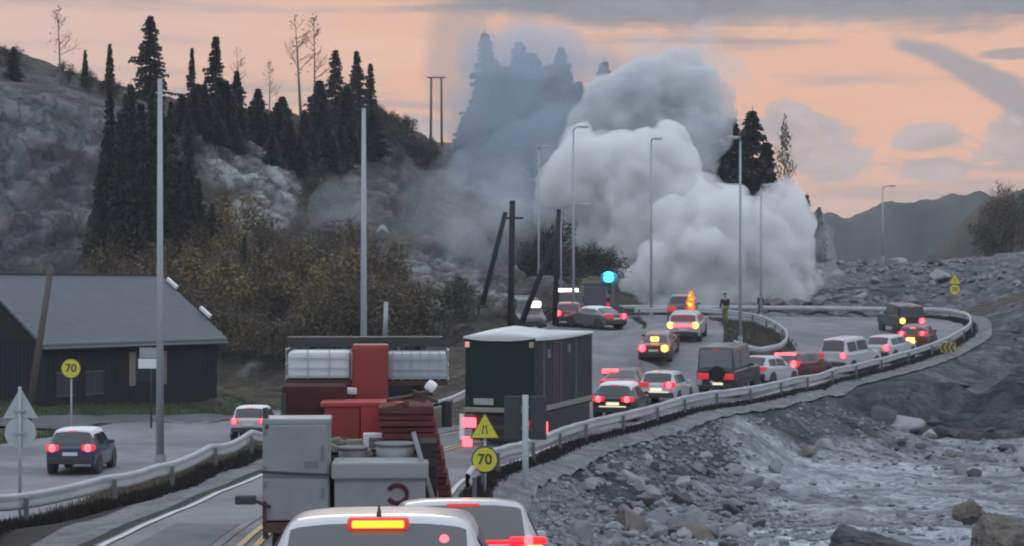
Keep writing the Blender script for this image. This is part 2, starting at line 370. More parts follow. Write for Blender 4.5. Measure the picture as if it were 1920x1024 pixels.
ribbon('road_centre_line', A, .085, YLINE, 14, 1, .45, .47, 14, 14 * 9)
# gravel shoulders
def offset_ribbon(name, pts, w, off, m, k=3):
    P = []
    for i, p in enumerate(pts):
        t = pts[min(i + 1, len(pts) - 1)] - pts[max(i - 1, 0)]; t.z = 0; t.normalize(); n = Vector((t.y, -t.x, 0)); P.append([p + n * (w[0] + (w[1] - w[0]) * j / k) for j in range(k + 1)])
    fl = [p for r in P for p in r]; z = Hs([p.x for p in fl], [p.y for p in fl])
    for p, q in zip(fl, z): p.z = q + off
    return tag(MB().grid(P).build(name, m), kind='structure')
AL14, AR14 = sampled(A, 14)
SOIL_SHADE = mat('soil_and_rail_shade', (.040, .038, .036), .95, 0, .45, 4, .8, 20)
offset_ribbon('gravel_shoulder', AR14[40:14 * 18], (.62, 1.75), .09, GRAVEL)
offset_ribbon('rail_gap_shade', AR14[40:14 * 18], (-.02, .63), .05, SOIL_SHADE)  # dark strip painted in for the shaded gap under the rail
offset_ribbon('left_verge_soil', AL14[20:14 * 10], (-2.9, -1.65), .05, SOIL_SHADE)
offset_ribbon('left_gutter', AL14[20:14 * 10], (-.35, .02), .055, SOIL_SHADE)
offset_ribbon('left_gravel_shoulder', AL14[20:14 * 10], (-1.7, -.33), .045, GRAVEL)

# ------------------------------------------------------------------ terrain
gx = np.concatenate([np.arange(-90, -30, 2.0), np.arange(-30, 46, .6), np.arange(46, 92, 2.0)])
gy = np.concatenate([np.arange(-20, 20, 1.5), np.arange(20, 150, .6), np.arange(150, 200, 1.6)])
GX, GY = np.meshgrid(gx, gy); gz = Hs(GX, GY).reshape(GX.shape)
sink = np.zeros(GX.size, bool); fx, fy = GX.ravel(), GY.ravel()
for S in (A, B, Cc, D, E):
    L_, R_ = sampled(S, 5); c = [(a + b) / 2 for a, b in zip(L_, R_)]
    poly = [(a.lerp(b, .06).x, a.lerp(b, .06).y) for a, b in zip(L_, R_)] + [(b.lerp(a, .06).x, b.lerp(a, .06).y) for a, b in reversed(list(zip(L_, R_)))]
    sink |= inside(poly, fx, fy)
cols = []
verts = []
def nz(x, y, s, seed=0): return noise.fractal(Vector((x / s, y / s, seed)), 1.0, 2.0, 4)
def lerp3(a, b, t): t = max(0, min(1, t)); return tuple(a[i] + (b[i] - a[i]) * t for i in range(3))
PALE = (.295, .325, .35); YARD = (.20, .212, .23); ROCK = (.13, .137, .15); DARK = (.045, .046, .050); BROWN = (.060, .052, .044); HEATH = (.075, .062, .045); LAWN = (.055, .068, .034)
for i in range(len(fx)):
    x, y, z = fx[i], fy[i], gz.ravel()[i]
    a, b_ = nz(x, y, 6, 1), nz(x, y, 1.7, 5)
    road_r = np.interp(y, [20, 25, 38, 48, 54, 60, 67, 74, 81, 95.5, 102.5, 109.5, 117, 126], [.5, -.6, -1.4, -1, .5, 2, 4.8, 7.4, 11.2, 18.6, 23, 27, 31, 33])
    if x > road_r and y < 128:                       # site on the right
        c = lerp3(ROCK, YARD, .5 + a)
        if z > -6.9 and y > 52 and x - road_r < 7: c = lerp3(DARK, ROCK, .25 + .6 * b_ + .4 * a)
        if y < 53 and x > 4.5: c = lerp3(c, PALE, .85 + .6 * a + .3 * b_)
        if 58 < y < 76 and x > 9: c = lerp3(c, PALE, .42 + .8 * nz(x * .5, y * 2, 6, 9))
        if y > 85.5 and x > 18 and y < 98: c = lerp3((.024, .025, .028), (.066, .067, .070), .45 + .9 * b_ + .4 * a)
        elif y >= 98 and x > 18: c = lerp3(DARK, ROCK, .3 + .8 * b_)
        if 76 < y < 86 and x > 20: c = lerp3(c, PALE, .3 + .6 * b_)
        gz.ravel()[i] += .22 * b_ + .15 * a if x - road_r > 3.0 else 0
    elif y > 134:
        c = lerp3(DARK, ROCK, .55 + .8 * b_ + .4 * a); gz.ravel()[i] += .45 * b_ + .3 * a
    elif x < -7 and y < 100:
        c = lerp3(HEATH, LAWN, .5 + 1.2 * a)
        if y > 80 and -27 < x: c = lerp3(LAWN, HEATH, .15 + .6 * a)
        gz.ravel()[i] += .08 * b_
    else:
        c = lerp3(BROWN, HEATH, .5 + a + .5 * b_)
        gz.ravel()[i] += .08 * b_
    if x < -8 and y < 64 and x > -12.6: c = lerp3(BROWN, (.10, .085, .065), .4 + b_)
    cols.append(c)
gz2 = gz.ravel() - np.where(sink, .25, 0)
nc = len(gx); nr = len(gy)
mb = MB(); mb.v = [(fx[i], fy[i], gz2[i]) for i in range(len(fx))]
mb.f = [(i * nc + j, i * nc + j + 1, (i + 1) * nc + j + 1, (i + 1) * nc + j) for i in range(nr - 1) for j in range(nc - 1)]; mb.sm = [True] * len(mb.f)
GROUND = mat('stony_ground', (1, 1, 1), .95, 0, .45, 2.2, .9, 9, attr='Col')
pebbly(GROUND); gr = mb.build('ground', GROUND); tag(gr, kind='structure')
def set_cols(o, cs):
    ca = o.data.color_attributes.new('Col', 'FLOAT_COLOR', 'POINT')
    ca.data.foreach_set('color', np.c_[np.clip(np.array(cs), 0.005, 1), np.ones(len(cs))].astype('f4').ravel())
set_cols(gr, cols)
plain = MB()
plain.grid([[(x, y, -9.5) for x in (-1100, 0, 1100)] for y in (-400, 400, 1200)])
tag(plain.build('plain', mat('far_ground', (.06, .058, .05), .95, 0, .4, .05)), kind='structure')
def HG(x, y):
    # the ground sheet itself (bilinear)
    i = int(np.clip(np.searchsorted(gy, y) - 1, 0, nr - 2)); j = int(np.clip(np.searchsorted(gx, x) - 1, 0, nc - 2))
    u = (x - gx[j]) / (gx[j + 1] - gx[j]); v = (y - gy[i]) / (gy[i + 1] - gy[i]); Z = gz2.reshape(nr, nc)
    return float(Z[i, j] * (1 - u) * (1 - v) + Z[i, j + 1] * u * (1 - v) + Z[i + 1, j] * (1 - u) * v + Z[i + 1, j + 1] * u * v)

# ------------------------------------------------------------------ rocky hillside on the left
KN = {-500: [(800, 96), (640, 106), (480, 120), (160, 138), (60, 160)], -150: [(790, 99), (640, 109), (480, 122), (150, 140), (40, 160)], 0: [(775, 101), (640, 112), (490, 126), (180, 142), (94, 165)], 120: [(770, 103), (640, 113), (490, 128), (190, 144), (140, 165)],
      230: [(765, 104), (640, 114), (490, 130), (225, 146), (168, 165)], 350: [(760, 106), (640, 115), (480, 132), (220, 150), (200, 168)], 480: [(760, 107), (640, 116), (440, 134), (255, 158), (205, 180)],
      580: [(745, 107), (640, 116), (440, 138), (310, 165), (215, 190)], 700: [(715, 105), (600, 112), (480, 135), (330, 170), (205, 200)], 750: [(700, 103), (590, 110), (485, 132), (350, 172), (232, 212)], 800: [(690, 101), (580, 108), (490, 130), (370, 175), (266, 225)],
      880: [(670, 100), (570, 110), (490, 135), (380, 185), (270, 240)], 1000: [(640, 108), (560, 120), (500, 146), (400, 195), (285, 260)], 1150: [(610, 128), (560, 139), (500, 158), (430, 200), (330, 270)], 1300: [(590, 142), (565, 150), (545, 165), (500, 200), (420, 270)], 1420: [(590, 150), (570, 160), (555, 175), (530, 205), (480, 270)]}
ks = sorted(KN)
def hill_pt(u, v):
    kn = [(np.interp(u, ks, [KN[k][i][0] for k in ks]), np.interp(u, ks, [KN[k][i][1] for k in ks])) for i in range(5)]
    pts = [W(u, y, d) for y, d in kn]; e = pts[-1]
    pts += [e + Vector((0, 14, .5)), e + Vector((0, 40, -6)), e + Vector((0, 90, -22))]
    pts.insert(0, pts[0] + Vector((0, -4, -2.5)))
    t = v * (len(pts) - 1); i = min(int(t), len(pts) - 2); t -= i
    a, b, c, d = pts[max(i - 1, 0)], pts[i], pts[i + 1], pts[min(i + 2, len(pts) - 1)]
    s = .5 * ((2 * b) + (c - a) * t + (2 * a - 5 * b + 4 * c - d) * t * t + (3 * b - a - 3 * c + d) * t ** 3)
    return b.lerp(c, t) * .6 + s * .4
us = np.linspace(-500, 1420, 300); vs_ = np.concatenate([np.linspace(0, .62, 150), np.linspace(.63, 1, 16)])
HP = [[hill_pt(u, v) for u in us] for v in vs_]
HC = []
NRM = {}
for i, v in enumerate(vs_):
    for j, u in enumerate(us):
        p = HP[i][j]; a = HP[min(i + 1, len(vs_) - 1)][j] - HP[max(i - 1, 0)][j]; b = HP[i][min(j + 1, len(us) - 1)] - HP[i][max(j - 1, 0)]
        n = b.cross(a).normalized(); NRM[i, j] = n
OUT = [[None] * len(us) for _ in vs_]
for i, v in enumerate(vs_):
    for j, u in enumerate(us):
        p = HP[i][j]; n = NRM[i, j]; steep = 1 - abs(n.z)
        q = Vector((p.x / 9, p.y / 9, p.z / 14)); big = noise.ridged_multi_fractal(q, 1.0, 2.1, 5, 1.0, 2.0) - 1.2
        blk = noise.cell_vector(Vector((p.x / 2.6 + .3 * p.z, p.y / 3, p.z / 3.2)))
        fin = noise.fractal(p / 2.2, 1, 2, 4)
        amp = .35 + 1.3 * max(0, min(1, (steep - .25) * 3))
        fade = min(1, v / .12) * (.35 if .5 < v < .64 else 1)
        d = (big * 1.15 * amp + (blk.x - .5) * 1.5 * amp * (steep > .35) + fin * .6 + (1.5 * amp * ((p.z / 3.2 + .9 * noise.fractal(p / 7, 1, 2, 3)) % 1.0 - .5) if steep > .3 else 0)) * fade
        OUT[i][j] = p + n * d
        # what grows or shows there
        r1 = noise.fractal(Vector((p.x / 11, p.y / 11, p.z / 7)), 1, 2, 4); rk = (steep - .30) * 3.2 + r1 * 1.0 + fin * .5 + .08
        c = lerp3((.044, .043, .040), (.082, .074, .060), .5 + fin + .4 * r1)
        rock = lerp3((.095, .10, .108), (.235, .243, .255), .4 + .9 * fin + .35 * big)
        c = lerp3(c, rock, rk * 1.4)
        # bare pale outcrop and scree with shapes of their own
        def ex(px, py, rx, ry): return 1 - ((u - px) / rx) ** 2 - ((540 - p.z / p.y * F - py) / ry) ** 2
        e = max(ex(455, 300, 85, 70), ex(400, 225, 70, 22), ex(520, 350, 60, 50), ex(490, 400, 70, 45))
        if e > 0: c = lerp3(c, (.28, .29, .295), min(1, e * 1.4) * (.55 + 1.1 * fin + .3 * (blk.x - .5)))
        e = max(ex(800, 520, 110, 50), ex(890, 560, 80, 30))
        if e > 0: c = lerp3(c, (.20, .205, .21), min(1, e * 2) * (.5 + 1.4 * fin))
        e = max(ex(60, 300, 210, 175), ex(30, 430, 210, 80))
        if e > 0: c = lerp3(c, lerp3((.060, .061, .063), (.185, .188, .194), .40 + 1.1 * fin + .35 * big), min(1, e * 2) * .8)
        e = max(ex(620, 330, 90, 60), ex(690, 380, 80, 45), ex(600, 260, 40, 20))
        if e > 0: c = lerp3(c, (.125, .124, .122), min(1, e * 2) * (.35 + 1.5 * fin))
        HC.append(c)
hm = MB().grid(OUT, False)
HILL = mat('hill_rock_and_heath', (1, 1, 1), .95, 0, .38, 1.1, .8, 6, attr='Col')
k_ = NG(HILL.node_tree); b_ = HILL.node_tree.nodes['Principled BSDF']; tcn = k_.n('ShaderNodeTexCoord'); mp = k_.n('ShaderNodeMapping'); mp.inputs['Scale'].default_value = (1, 1, .55); HILL.node_tree.links.new(tcn.outputs['Object'], mp.inputs[0])
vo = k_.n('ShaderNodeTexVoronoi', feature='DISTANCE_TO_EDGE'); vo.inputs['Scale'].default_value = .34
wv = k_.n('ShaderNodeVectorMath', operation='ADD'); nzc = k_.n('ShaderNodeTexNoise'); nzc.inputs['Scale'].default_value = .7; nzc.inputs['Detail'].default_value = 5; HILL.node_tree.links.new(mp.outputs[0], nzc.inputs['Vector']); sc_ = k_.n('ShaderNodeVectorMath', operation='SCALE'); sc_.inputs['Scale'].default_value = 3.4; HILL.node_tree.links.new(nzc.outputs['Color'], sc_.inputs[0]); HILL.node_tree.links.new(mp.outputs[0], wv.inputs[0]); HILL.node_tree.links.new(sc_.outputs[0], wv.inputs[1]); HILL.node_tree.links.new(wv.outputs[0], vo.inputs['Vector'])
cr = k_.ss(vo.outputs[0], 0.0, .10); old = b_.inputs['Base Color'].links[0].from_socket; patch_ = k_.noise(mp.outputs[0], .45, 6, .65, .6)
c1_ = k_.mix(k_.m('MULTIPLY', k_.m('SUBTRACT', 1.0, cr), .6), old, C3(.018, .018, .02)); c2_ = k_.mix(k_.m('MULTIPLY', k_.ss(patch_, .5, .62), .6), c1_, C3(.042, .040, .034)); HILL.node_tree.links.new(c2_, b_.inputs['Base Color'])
hill = hm.build('hillside', HILL); set_cols(hill, HC); tag(hill, kind='structure')
hv = np.array([tuple(p) for r in OUT for p in r]); hang = hv[:, 0] / hv[:, 1] * F + 960; hrow = 540 - hv[:, 2] / hv[:, 1] * F
front = np.repeat(vs_ < .62, len(us))
def on_hill(px, py):
    k = np.argmin((hang - px) ** 2 + (hrow - py) ** 2 + np.where(front, 0, 1e9)); return Vector(hv[k])

# ------------------------------------------------------------------ far ridges
def ridge(name, prof, d, dep, c0, c1, low=-12, n=220):
    P = []; cs = []; pxs = np.linspace(prof[0][0], prof[-1][0], n)
    for k, t in enumerate([0, .2, .4, .6, .8, .93, 1.0, 1.3]):
        row = []
        for px in pxs:
            top = (540 - np.interp(px, [p[0] for p in prof], [p[1] for p in prof])) / F * d
            x = (px - 960) / F * d; s = math.sin(min(t, 1) * math.pi / 2)
            z = low + (top - low) * (s if t <= 1 else .7); y = d - dep * (1 - min(t, 1)) + (dep * .5 if t > 1 else 0)
            x = x * y / d; z += noise.fractal(Vector((x / 22, t * 7, d)), 1, 2, 5) * d * .006 * (1 if t > 0 else 0)
            row.append((x, y, z)); cs.append(lerp3(c0, c1, .5 + noise.fractal(Vector((x / 14, y / 14, z / 8)), 1, 2, 4)))
        P.append(row)
    o = MB().grid(P).build(name, mat(name + '_forest', (1, 1, 1), .95, 0, .45, .18, .6, .5, attr='Col')); set_cols(o, cs); return tag(o, kind='structure')
ridge('far_hills', [(1300, 470), (1460, 440), (1530, 398), (1580, 402), (1640, 392), (1720, 382), (1790, 370), (1830, 368), (1880, 385), (1990, 380), (2300, 350)], 640, 170, (.020, .026, .030), (.055, .060, .058))
ridge('wooded_hill', [(1690, 520), (1760, 470), (1800, 420), (1840, 380), (1880, 372), (1920, 358), (2050, 320), (2300, 280)], 330, 90, (.022, .022, .020), (.050, .046, .038))
exec_later = []
# ------------------------------------------------------------------ plants
BARK = mat('spruce_bark', (.055, .045, .038), .9, 0, .3, 5); BIRCH = mat('birch_bark', (.22, .19, .17), .8, 0, .4, 5)
NEEDLE = mat('spruce_needles', (.030, .037, .033), .85, 0, .55, 1.3); NEEDLE2 = mat('dull_spruce_needles', (.040, .043, .036), .85, 0, .55, 1.3)
LEAFB = mat('brown_autumn_leaves', (.108, .088, .058), .85, 0, .4, .9); LEAFY = mat('ochre_autumn_leaves', (.155, .118, .058), .85, 0, .4, .9); TWIG = mat('grey_brown_twigs', (.115, .088, .076), .9, 0, .35, 3)
LEAFG = mat('dark_bush_leaves', (.045, .047, .036), .85, 0, .5, 1.1)
for m_ in (NEEDLE, NEEDLE2, LEAFB, LEAFY, LEAFG):      # every plant has its own tone
    k_ = NG(m_.node_tree); b_ = m_.node_tree.nodes['Principled BSDF']; oi = k_.n('ShaderNodeObjectInfo'); f_ = k_.m('ADD', .62, k_.m('MULTIPLY', oi.outputs['Random'], .8)); cc_ = k_.n('ShaderNodeCombineColor')
    for i_ in range(3): m_.node_tree.links.new(f_, cc_.inputs[i_])
    m_.node_tree.links.new(k_.mix(1.0, b_.inputs['Base Color'].links[0].from_socket, cc_.outputs[0], 'MULTIPLY'), b_.inputs['Base Color'])
def rnd(a, b): return random.uniform(a, b)
def leaf(mb, c, s, up=.3):
    a = Vector((rnd(-1, 1), rnd(-1, 1), rnd(-1, 1))).normalized(); b = a.cross(Vector((rnd(-1, 1), rnd(-1, 1), rnd(-1, 1)))).normalized()
    mb.add([c - a * s, c + b * s * .6, c + a * s, c - b * s * .6], [(0, 1, 2, 3)])
def spruce_meshes(h, r, seed, bare=.1, nm=NEEDLE):
    random.seed(seed); t = MB(); c = MB(); lean = Vector((rnd(-.02, .02) * h, rnd(-.02, .02) * h, 0))
    t.tube([(0, 0, -.6), lean * .5 + Vector((0, 0, h * .5)), lean + Vector((0, 0, h))], [h * .017 + .05, h * .010 + .03, .02], 7)
    z = h * bare; sec = [rnd(.6, 1.2) for _ in range(7)]; gap = [rnd(.88, 1.1) for _ in range(9)]
    while z < h * .985:
        f = z / h; rr = r * ((1 - f) ** .95) * rnd(.6, 1.2) + .03; nb = max(4, int(9 - 4 * f)); a0 = rnd(0, 6.28)
        for k in range(nb):
            if random.random() < .17: continue
            a = a0 + 6.283 * k / nb + rnd(-.25, .25); ln = rr * rnd(.6, 1.2) * sec[int((a % 6.283) / 6.284 * 7)] * gap[min(8, int(f * 9))] * 1.12; d = Vector((math.cos(a), math.sin(a), 0)); side = Vector((-d.y, d.x, 0))
            base = lean * f + Vector((0, 0, z + rnd(-.3, .3) * (1 - f * .7))); m = max(3, int(ln / .38)); pts = []
            for q in range(m + 1):
                s = q / m; pts.append(base + d * ln * s + Vector((0, 0, -ln * .42 * s + ln * .20 * s * s + (.18 * ln * f))))
            c.tube(pts, [.035] * m + [.01], 3, False)
            for q in range(1, m + 1):
                s = q / m; wd = min(.12 + .30 * ln, .22 + .42 * (1 - s) * min(1, ln / 2))
                for sg in (-1, 1, 0):
                    p = pts[q]; tip = p + side * sg * wd * rnd(.8, 1.5) + d * rnd(.1, .35) + Vector((0, 0, -rnd(.12, .5) * min(1, .3 + ln * .5)))
                    w = d * rnd(.14, .26) + Vector((0, 0, rnd(-.05, .1)))
                    c.add([p - w, p + w, tip + w * .35, tip - w * .5], [(0, 1, 2, 3)])
        z += max(.12, h * .030 * (1.1 - .75 * f)) * rnd(.8, 1.2)
    c.tube([lean * .97 + Vector((0, 0, h * .96)), lean + Vector((0, 0, h * 1.02))], [.05, .01], 4)
    return t.mesh('trunk', BARK), c.mesh('crown', nm)
def birch_meshes(h, seed, leaves=40, lm=LEAFB, spread=.32, tw=1.0):
    random.seed(seed); t = MB(); c = MB()
    top = Vector((rnd(-.05, .05) * h, rnd(-.05, .05) * h, h))
    tp = [Vector((0, 0, -.6)), top * .33 + Vector((rnd(-.1, .1), 0, 0)), top * .66, top]; t.tube(tp, [h * .014 + .03, h * .011 + .02, h * .006 + .02, .015], 7)
    def br(p, d, l, r, lev):
        e = p + d * l; mid = p + d * l * .5 + Vector((rnd(-1, 1), rnd(-1, 1), rnd(-.3, .6))) * l * .08
        c.tube([p, mid, e], [r, r * .7, r * .35], 4 if lev < 2 else 3, False, False)
        if lev >= 3:
            return
        for k in range(4 if lev < 2 else 3):
            nd = (d + Vector((rnd(-1, 1), rnd(-1, 1), rnd(-.35, .7))) * .75).normalized(); br(p.lerp(e, rnd(.3, 1)), nd, l * rnd(.4, .62), r * .55, lev + 1)
    nb = int(14 * tw)
    for k in range(nb):
        f = rnd(.34, .98); a = rnd(0, 6.28); p = top * f
        d = Vector((math.cos(a), math.sin(a), rnd(.4, 1.2))).normalized(); br(p, d, h * spread * (1.05 - f) * rnd(.8, 1.25) + .4, .035 + .02 * (1 - f), 1)
    for k in range(leaves):
        f = rnd(.4, 1); a = rnd(0, 6.28); rr = h * spread * (1.1 - f) * rnd(.2, 1); leaf(c, top * f + Vector((math.cos(a) * rr, math.sin(a) * rr, rnd(0, .1 * h))), .16)
    return t.mesh('trunk', BIRCH), c.mesh('crown', TWIG if leaves < 200 else lm)
def shrub_meshes(h, r, seed, lm, nl=520):
    random.seed(seed); t = MB(); c = MB()
    lob = [(Vector((rnd(-.6, .6) * r, rnd(-.6, .6) * r, h * rnd(.35, .8))), rnd(.35, .6)) for _ in range(7)]
    for k in range(9):
        a = rnd(0, 6.28); q, s = random.choice(lob); e = q + Vector((rnd(-.3, .3), rnd(-.3, .3), h * .25))
        t.tube([(math.cos(a) * .15, math.sin(a) * .15, -.3), q * .5 + Vector((rnd(-.2, .2), rnd(-.2, .2), 0)), e], [.06, .04, .012], 4, False)
        for w in range(16):
            p = (q * .5).lerp(e, rnd(.2, 1)); t.tube([p, p + Vector((rnd(-.8, .8), rnd(-.8, .8), rnd(.1, 1.0))) * (h * .22)], [.02, .006], 3, False)
    for k in range(nl):
        q, s = random.choice(lob); d = Vector((rnd(-1, 1), rnd(-1, 1), rnd(-1, 1)))
        if d.length > 1: d.normalize()
        d = d * (random.random() ** .3 if d.length else 1); p = q + Vector((d.x * r * s, d.y * r * s, d.z * h * s * .62))
        if p.z < .15: p.z = rnd(.15, .5)
        leaf(c, p, rnd(.06, .14))
    return t.mesh('stem', TWIG), c.mesh('crown', lm)
def plant(name, label, cat, pt, meshes, s=1.0, group=None, rz=None, names=('trunk', 'crown')):
    o = empty(name, label, cat, pt, rnd(0, 6.28) if rz is None else rz, group)
    o.scale = (s, s, s)
    for nm, me in zip(names, meshes):
        c = bpy.data.objects.new(nm, me); col.objects.link(c); c.parent = o
    return o
SP = [(spruce_meshes(12, 3.0, 11), 12), (spruce_meshes(10, 2.5, 12), 10), (spruce_meshes(13, 2.9, 13, .06, NEEDLE2), 13), (spruce_meshes(9, 2.9, 14, .04), 9)]
SPSPARSE = (spruce_meshes(8, 1.35, 19, .12), 8)
random.seed(21)
def spruce(px, top, bot, label, v=0, group=None, wid=1.0, p=None, d=None):
    p = p or (on_hill(px, bot) if d is None else W(px, bot, d)); h = (bot - top) / F * p.y
    me, h0 = SP[v] if v >= 0 else SPSPARSE; o = plant('spruce_tree', label, 'tree', p, me, h / h0, group); o.scale = (h / h0 * wid, h / h0 * wid, h / h0); return o
spruce(282, 28, 190, 'tall open spruce rising alone above the cliff top on the left', 0, wid=1.15)
spruce(402, 68, 215, 'pointed dark spruce on the ridge right of the tall open one', 1, wid=1.0)
spruce(358, 90, 215, 'slim small spruce close beside the pointed ridge spruce', 1, wid=.6)
spruce(443, 130, 225, 'low dark spruce on the slope right of the pointed ridge spruce', 3, wid=.9)
spruce(626, 92, 250, 'left spire of the three close spruces above the second tall lamp post', 0, wid=1.0)
spruce(668, 90, 250, 'middle and tallest spire of the three close spruces behind the lamp post', 2, wid=1.0)
spruce(692, 118, 245, 'right and shortest spire of the three close spruces behind the lamp post', 1, wid=.8)
for px, t, b, w in [(600, 150, 262, 1.3), (650, 160, 262, 1.3), (375, 150, 235, 1.5), (425, 150, 240, 1.4), (340, 175, 250, 1.3), (480, 165, 250, 1.3), (530, 180, 265, 1.5)]:
    spruce(px, t, b, 'squat dark spruce filling in below the ridge spires', 3, 'low spruces along the ridge', w)
for k in range(26):
    px = 338 + k * 14.5 + rnd(-5, 5); b = np.interp(px, [330, 420, 560, 720], [262, 262, 300, 290]) + rnd(-25, 25); spruce(px, b - rnd(50, 85), b, 'squat dark spruce filling in below the ridge spires', 3, 'low spruces along the ridge', rnd(1.0, 1.5))
for px, t, b, w in [(225, 165, 470, .62), (262, 150, 480, .7), (300, 172, 478, .7), (335, 185, 470, .6), (245, 210, 485, .8), (322, 215, 488, .75), (205, 300, 480, .9), (385, 330, 480, .9), (355, 290, 482, .8), (410, 380, 470, 1.1), (470, 440, 540, .9), (240, 340, 480, 1.1), (280, 190, 490, .8), (295, 320, 492, 1.1), (345, 300, 490, 1.0), (220, 230, 475, .7), (365, 240, 485, .7), (255, 180, 300, 1.1), (310, 185, 320, 1.1)]:
    spruce(px, t, b, 'very dark spruce in the clump in front of the rock cliff', 2, 'dark spruces in front of the cliff', w, p=on_hill(px, b) + Vector((0, -3.0, 0)))
spruce(22, 85, 150, 'small dark spruce on the rim at the far left edge', 3, wid=.9)
spruce(160, 92, 165, 'thin ragged young spruce on the left skyline', -1, wid=.8)
spruce(203, 80, 178, 'thin young spruce on the left skyline nearest the tall spruce', -1, wid=.8)
for px, t, b, w, v in [(912, 58, 300, 1.0, 2), (975, 78, 300, 1.0, 1), (1052, 85, 300, .8, 0), (945, 120, 310, 1.2, 0), (1010, 110, 310, 1.2, 2), (888, 190, 310, 1.0, 3), (930, 110, 320, 1.2, 2), (995, 95, 320, 1.1, 0), (960, 140, 320, 1.4, 3), (1030, 120, 320, 1.2, 1), (905, 140, 320, 1.1, 1), (1065, 130, 330, 1.2, 2), (870, 215, 300, .9, 3), (1085, 150, 330, 1.0, 0), (1130, 112, 360, 1.0, 2)]:
    spruce(px, t, b, 'tall spruce seen as a blue grey shape through the drifting smoke', v, 'spruces veiled by the drifting smoke', w * 1.25, d=215)
spruce(1410, 202, 520, 'tall dark spruce standing clear to the right of the smoke dome', 0, wid=.95, d=158)
spruce(1372, 222, 520, 'dark spruce tucked against the right side of the smoke dome', 1, wid=.9, d=160)
spruce(1350, 262, 520, 'lower dark spruce showing through a gap in the smoke', 3, wid=.8, d=159)
spruce(1392, 240, 520, 'dense dark spruce between the two tall ones at the smoke gap', 2, wid=1.0, d=162)
spruce(1434, 262, 520, 'broad dark spruce half sunk in the lower smoke', 3, wid=.8, d=159)
spruce(1512, 362, 530, 'narrow dark spruce along the right side of the smoke', 2, wid=.75, d=172)
spruce(1535, 388, 530, 'short dark spruce just clear of the smoke on the right', 1, wid=.8, d=175)
BR = [(birch_meshes(12, 31, 30), 12), (birch_meshes(10, 32, 60), 10), (birch_meshes(9, 33, 420, LEAFB), 9)]
random.seed(22)
def birch(px, top, bot, label, v=0, d=None, wid=1.0):
    p = on_hill(px, bot) if d is None else W(px, bot, d); h = (bot - top) / F * p.y; me, h0 = BR[v]; o = plant('bare_birch_tree', label, 'tree', p, me, h / h0); o.scale = (h / h0 * wid, h / h0 * wid, h / h0)
birch(563, 30, 225, 'tall bare birch with a long clean trunk on the ridge', 0); birch(590, 38, 225, 'fainter bare birch close right of the tall bare birch', 1, wid=.8)
birch(115, 22, 160, 'faint bare tree with a round twiggy crown on the left skyline', 1); birch(450, 90, 215, 'small bare tree between the ridge spruces', 0, wid=.8)
birch(505, 120, 230, 'low twiggy bare tree left of the tall bare birch', 1, wid=.9); birch(1472, 240, 520, 'russet leaved birch at the right edge of the smoke', 2, 164, .5)
birch(860, 235, 300, 'small bare tree at the foot of the smoke veiled spruces', 1, wid=1.2)
birch(1865, 345, 450, 'bare twiggy tree on the wooded hill at the right edge', 1, 240, 1.3)
SH = [shrub_meshes(4, 2.4, 41, LEAFB, 1100), shrub_meshes(3.6, 2.2, 42, LEAFY, 1000), shrub_meshes(3.2, 2.6, 43, LEAFB, 800), shrub_meshes(3.4, 2.4, 44, LEAFG, 1000)]
random.seed(23)
def shrub(px, py, label, v, s, group, p=None):
    plant('autumn_shrub', label, 'shrub', p or on_hill(px, py), SH[v], s, group, None, ('stem', 'crown'))
n = 0
for row, (y0, y1, m) in enumerate([(650, 690, 17), (590, 640, 15), (530, 580, 13), (490, 525, 9)]):
    for k in range(m):
        px = 180 + (k + rnd(.1, .9)) * (620 - row * 30) / m; v = random.choice((0, 0, 2, 1)) if row < 2 else random.choice((0, 1, 1, 2))
        if px > 760 and row > 0: v = 3
        shrub(px, rnd(y0, y1), 'bushy brown and ochre shrub in the thicket under the cliff', v, rnd(.8, 1.25), 'shrubs in the thicket below the cliff')
for px, py, s in [(440, 470, 1.3), (395, 490, 1.2), (350, 500, 1.1), (262, 505, 1.0), (230, 500, .9)]:
    shrub(px, py, 'tall golden ochre shrub at the top of the thicket below the rock', 1, s, 'golden shrubs at the cliff foot')
for px, py, s in [(760, 640, .8), (800, 590, .7), (835, 630, .9), (900, 600, .6), (870, 575, .6), (730, 560, .9)]:
    shrub(px, py, 'dull dark shrub on the stony bank above the trailer', random.choice((2, 3)), s, 'shrubs on the stony bank')
for px, py in [(990, 470), (1020, 480), (1000, 505), (1030, 440), (975, 500)]:
    shrub(px, py, 'dark leafy bush behind the black wooden poles', 3, rnd(.9, 1.4), 'dark bushes behind the wooden poles', p=W(px, py + 60, 140))
for px, py in [(1085, 500), (1105, 505), (1125, 510), (1140, 520)]:
    shrub(px, py, 'low green black bush under the smoke behind the emergency truck', 3, rnd(.8, 1.05), 'bushes under the smoke', p=W(px, 535, 139))
for k in range(26):
    px = rnd(560, 900); py = rnd(250, 420)
    shrub(px, py, 'low scrubby dark bush on the upper hill slope', random.choice((3, 3, 0)), rnd(.35, .7), 'scrub bushes on the upper slope')
for k in range(30):
    px = rnd(690, 830); py = np.interp(px, [690, 750, 830], [215, 238, 275]) + rnd(0, 60); shrub(px, py, 'dark bush on the bare shoulder of the hill right of the spires', 3, rnd(.4, .8), 'bushes on the hill shoulder')
for k in range(16):
    px = rnd(-20, 240); shrub(px, np.interp(px, [0, 120, 240], [108, 150, 178]) + rnd(0, 12), 'small heath bush along the left cliff rim', 3, rnd(.25, .5), 'heath bushes along the cliff rim')
for k in range(22):
    px = rnd(1845, 2000); d = rnd(190, 235); shrub(0, 0, 'brown bare bush on the slope at the right edge', random.choice((0, 3, 3)), rnd(.8, 1.4), 'bushes on the right hand slope', p=W(px, rnd(425, 500) - (px - 1860) * .25, d))
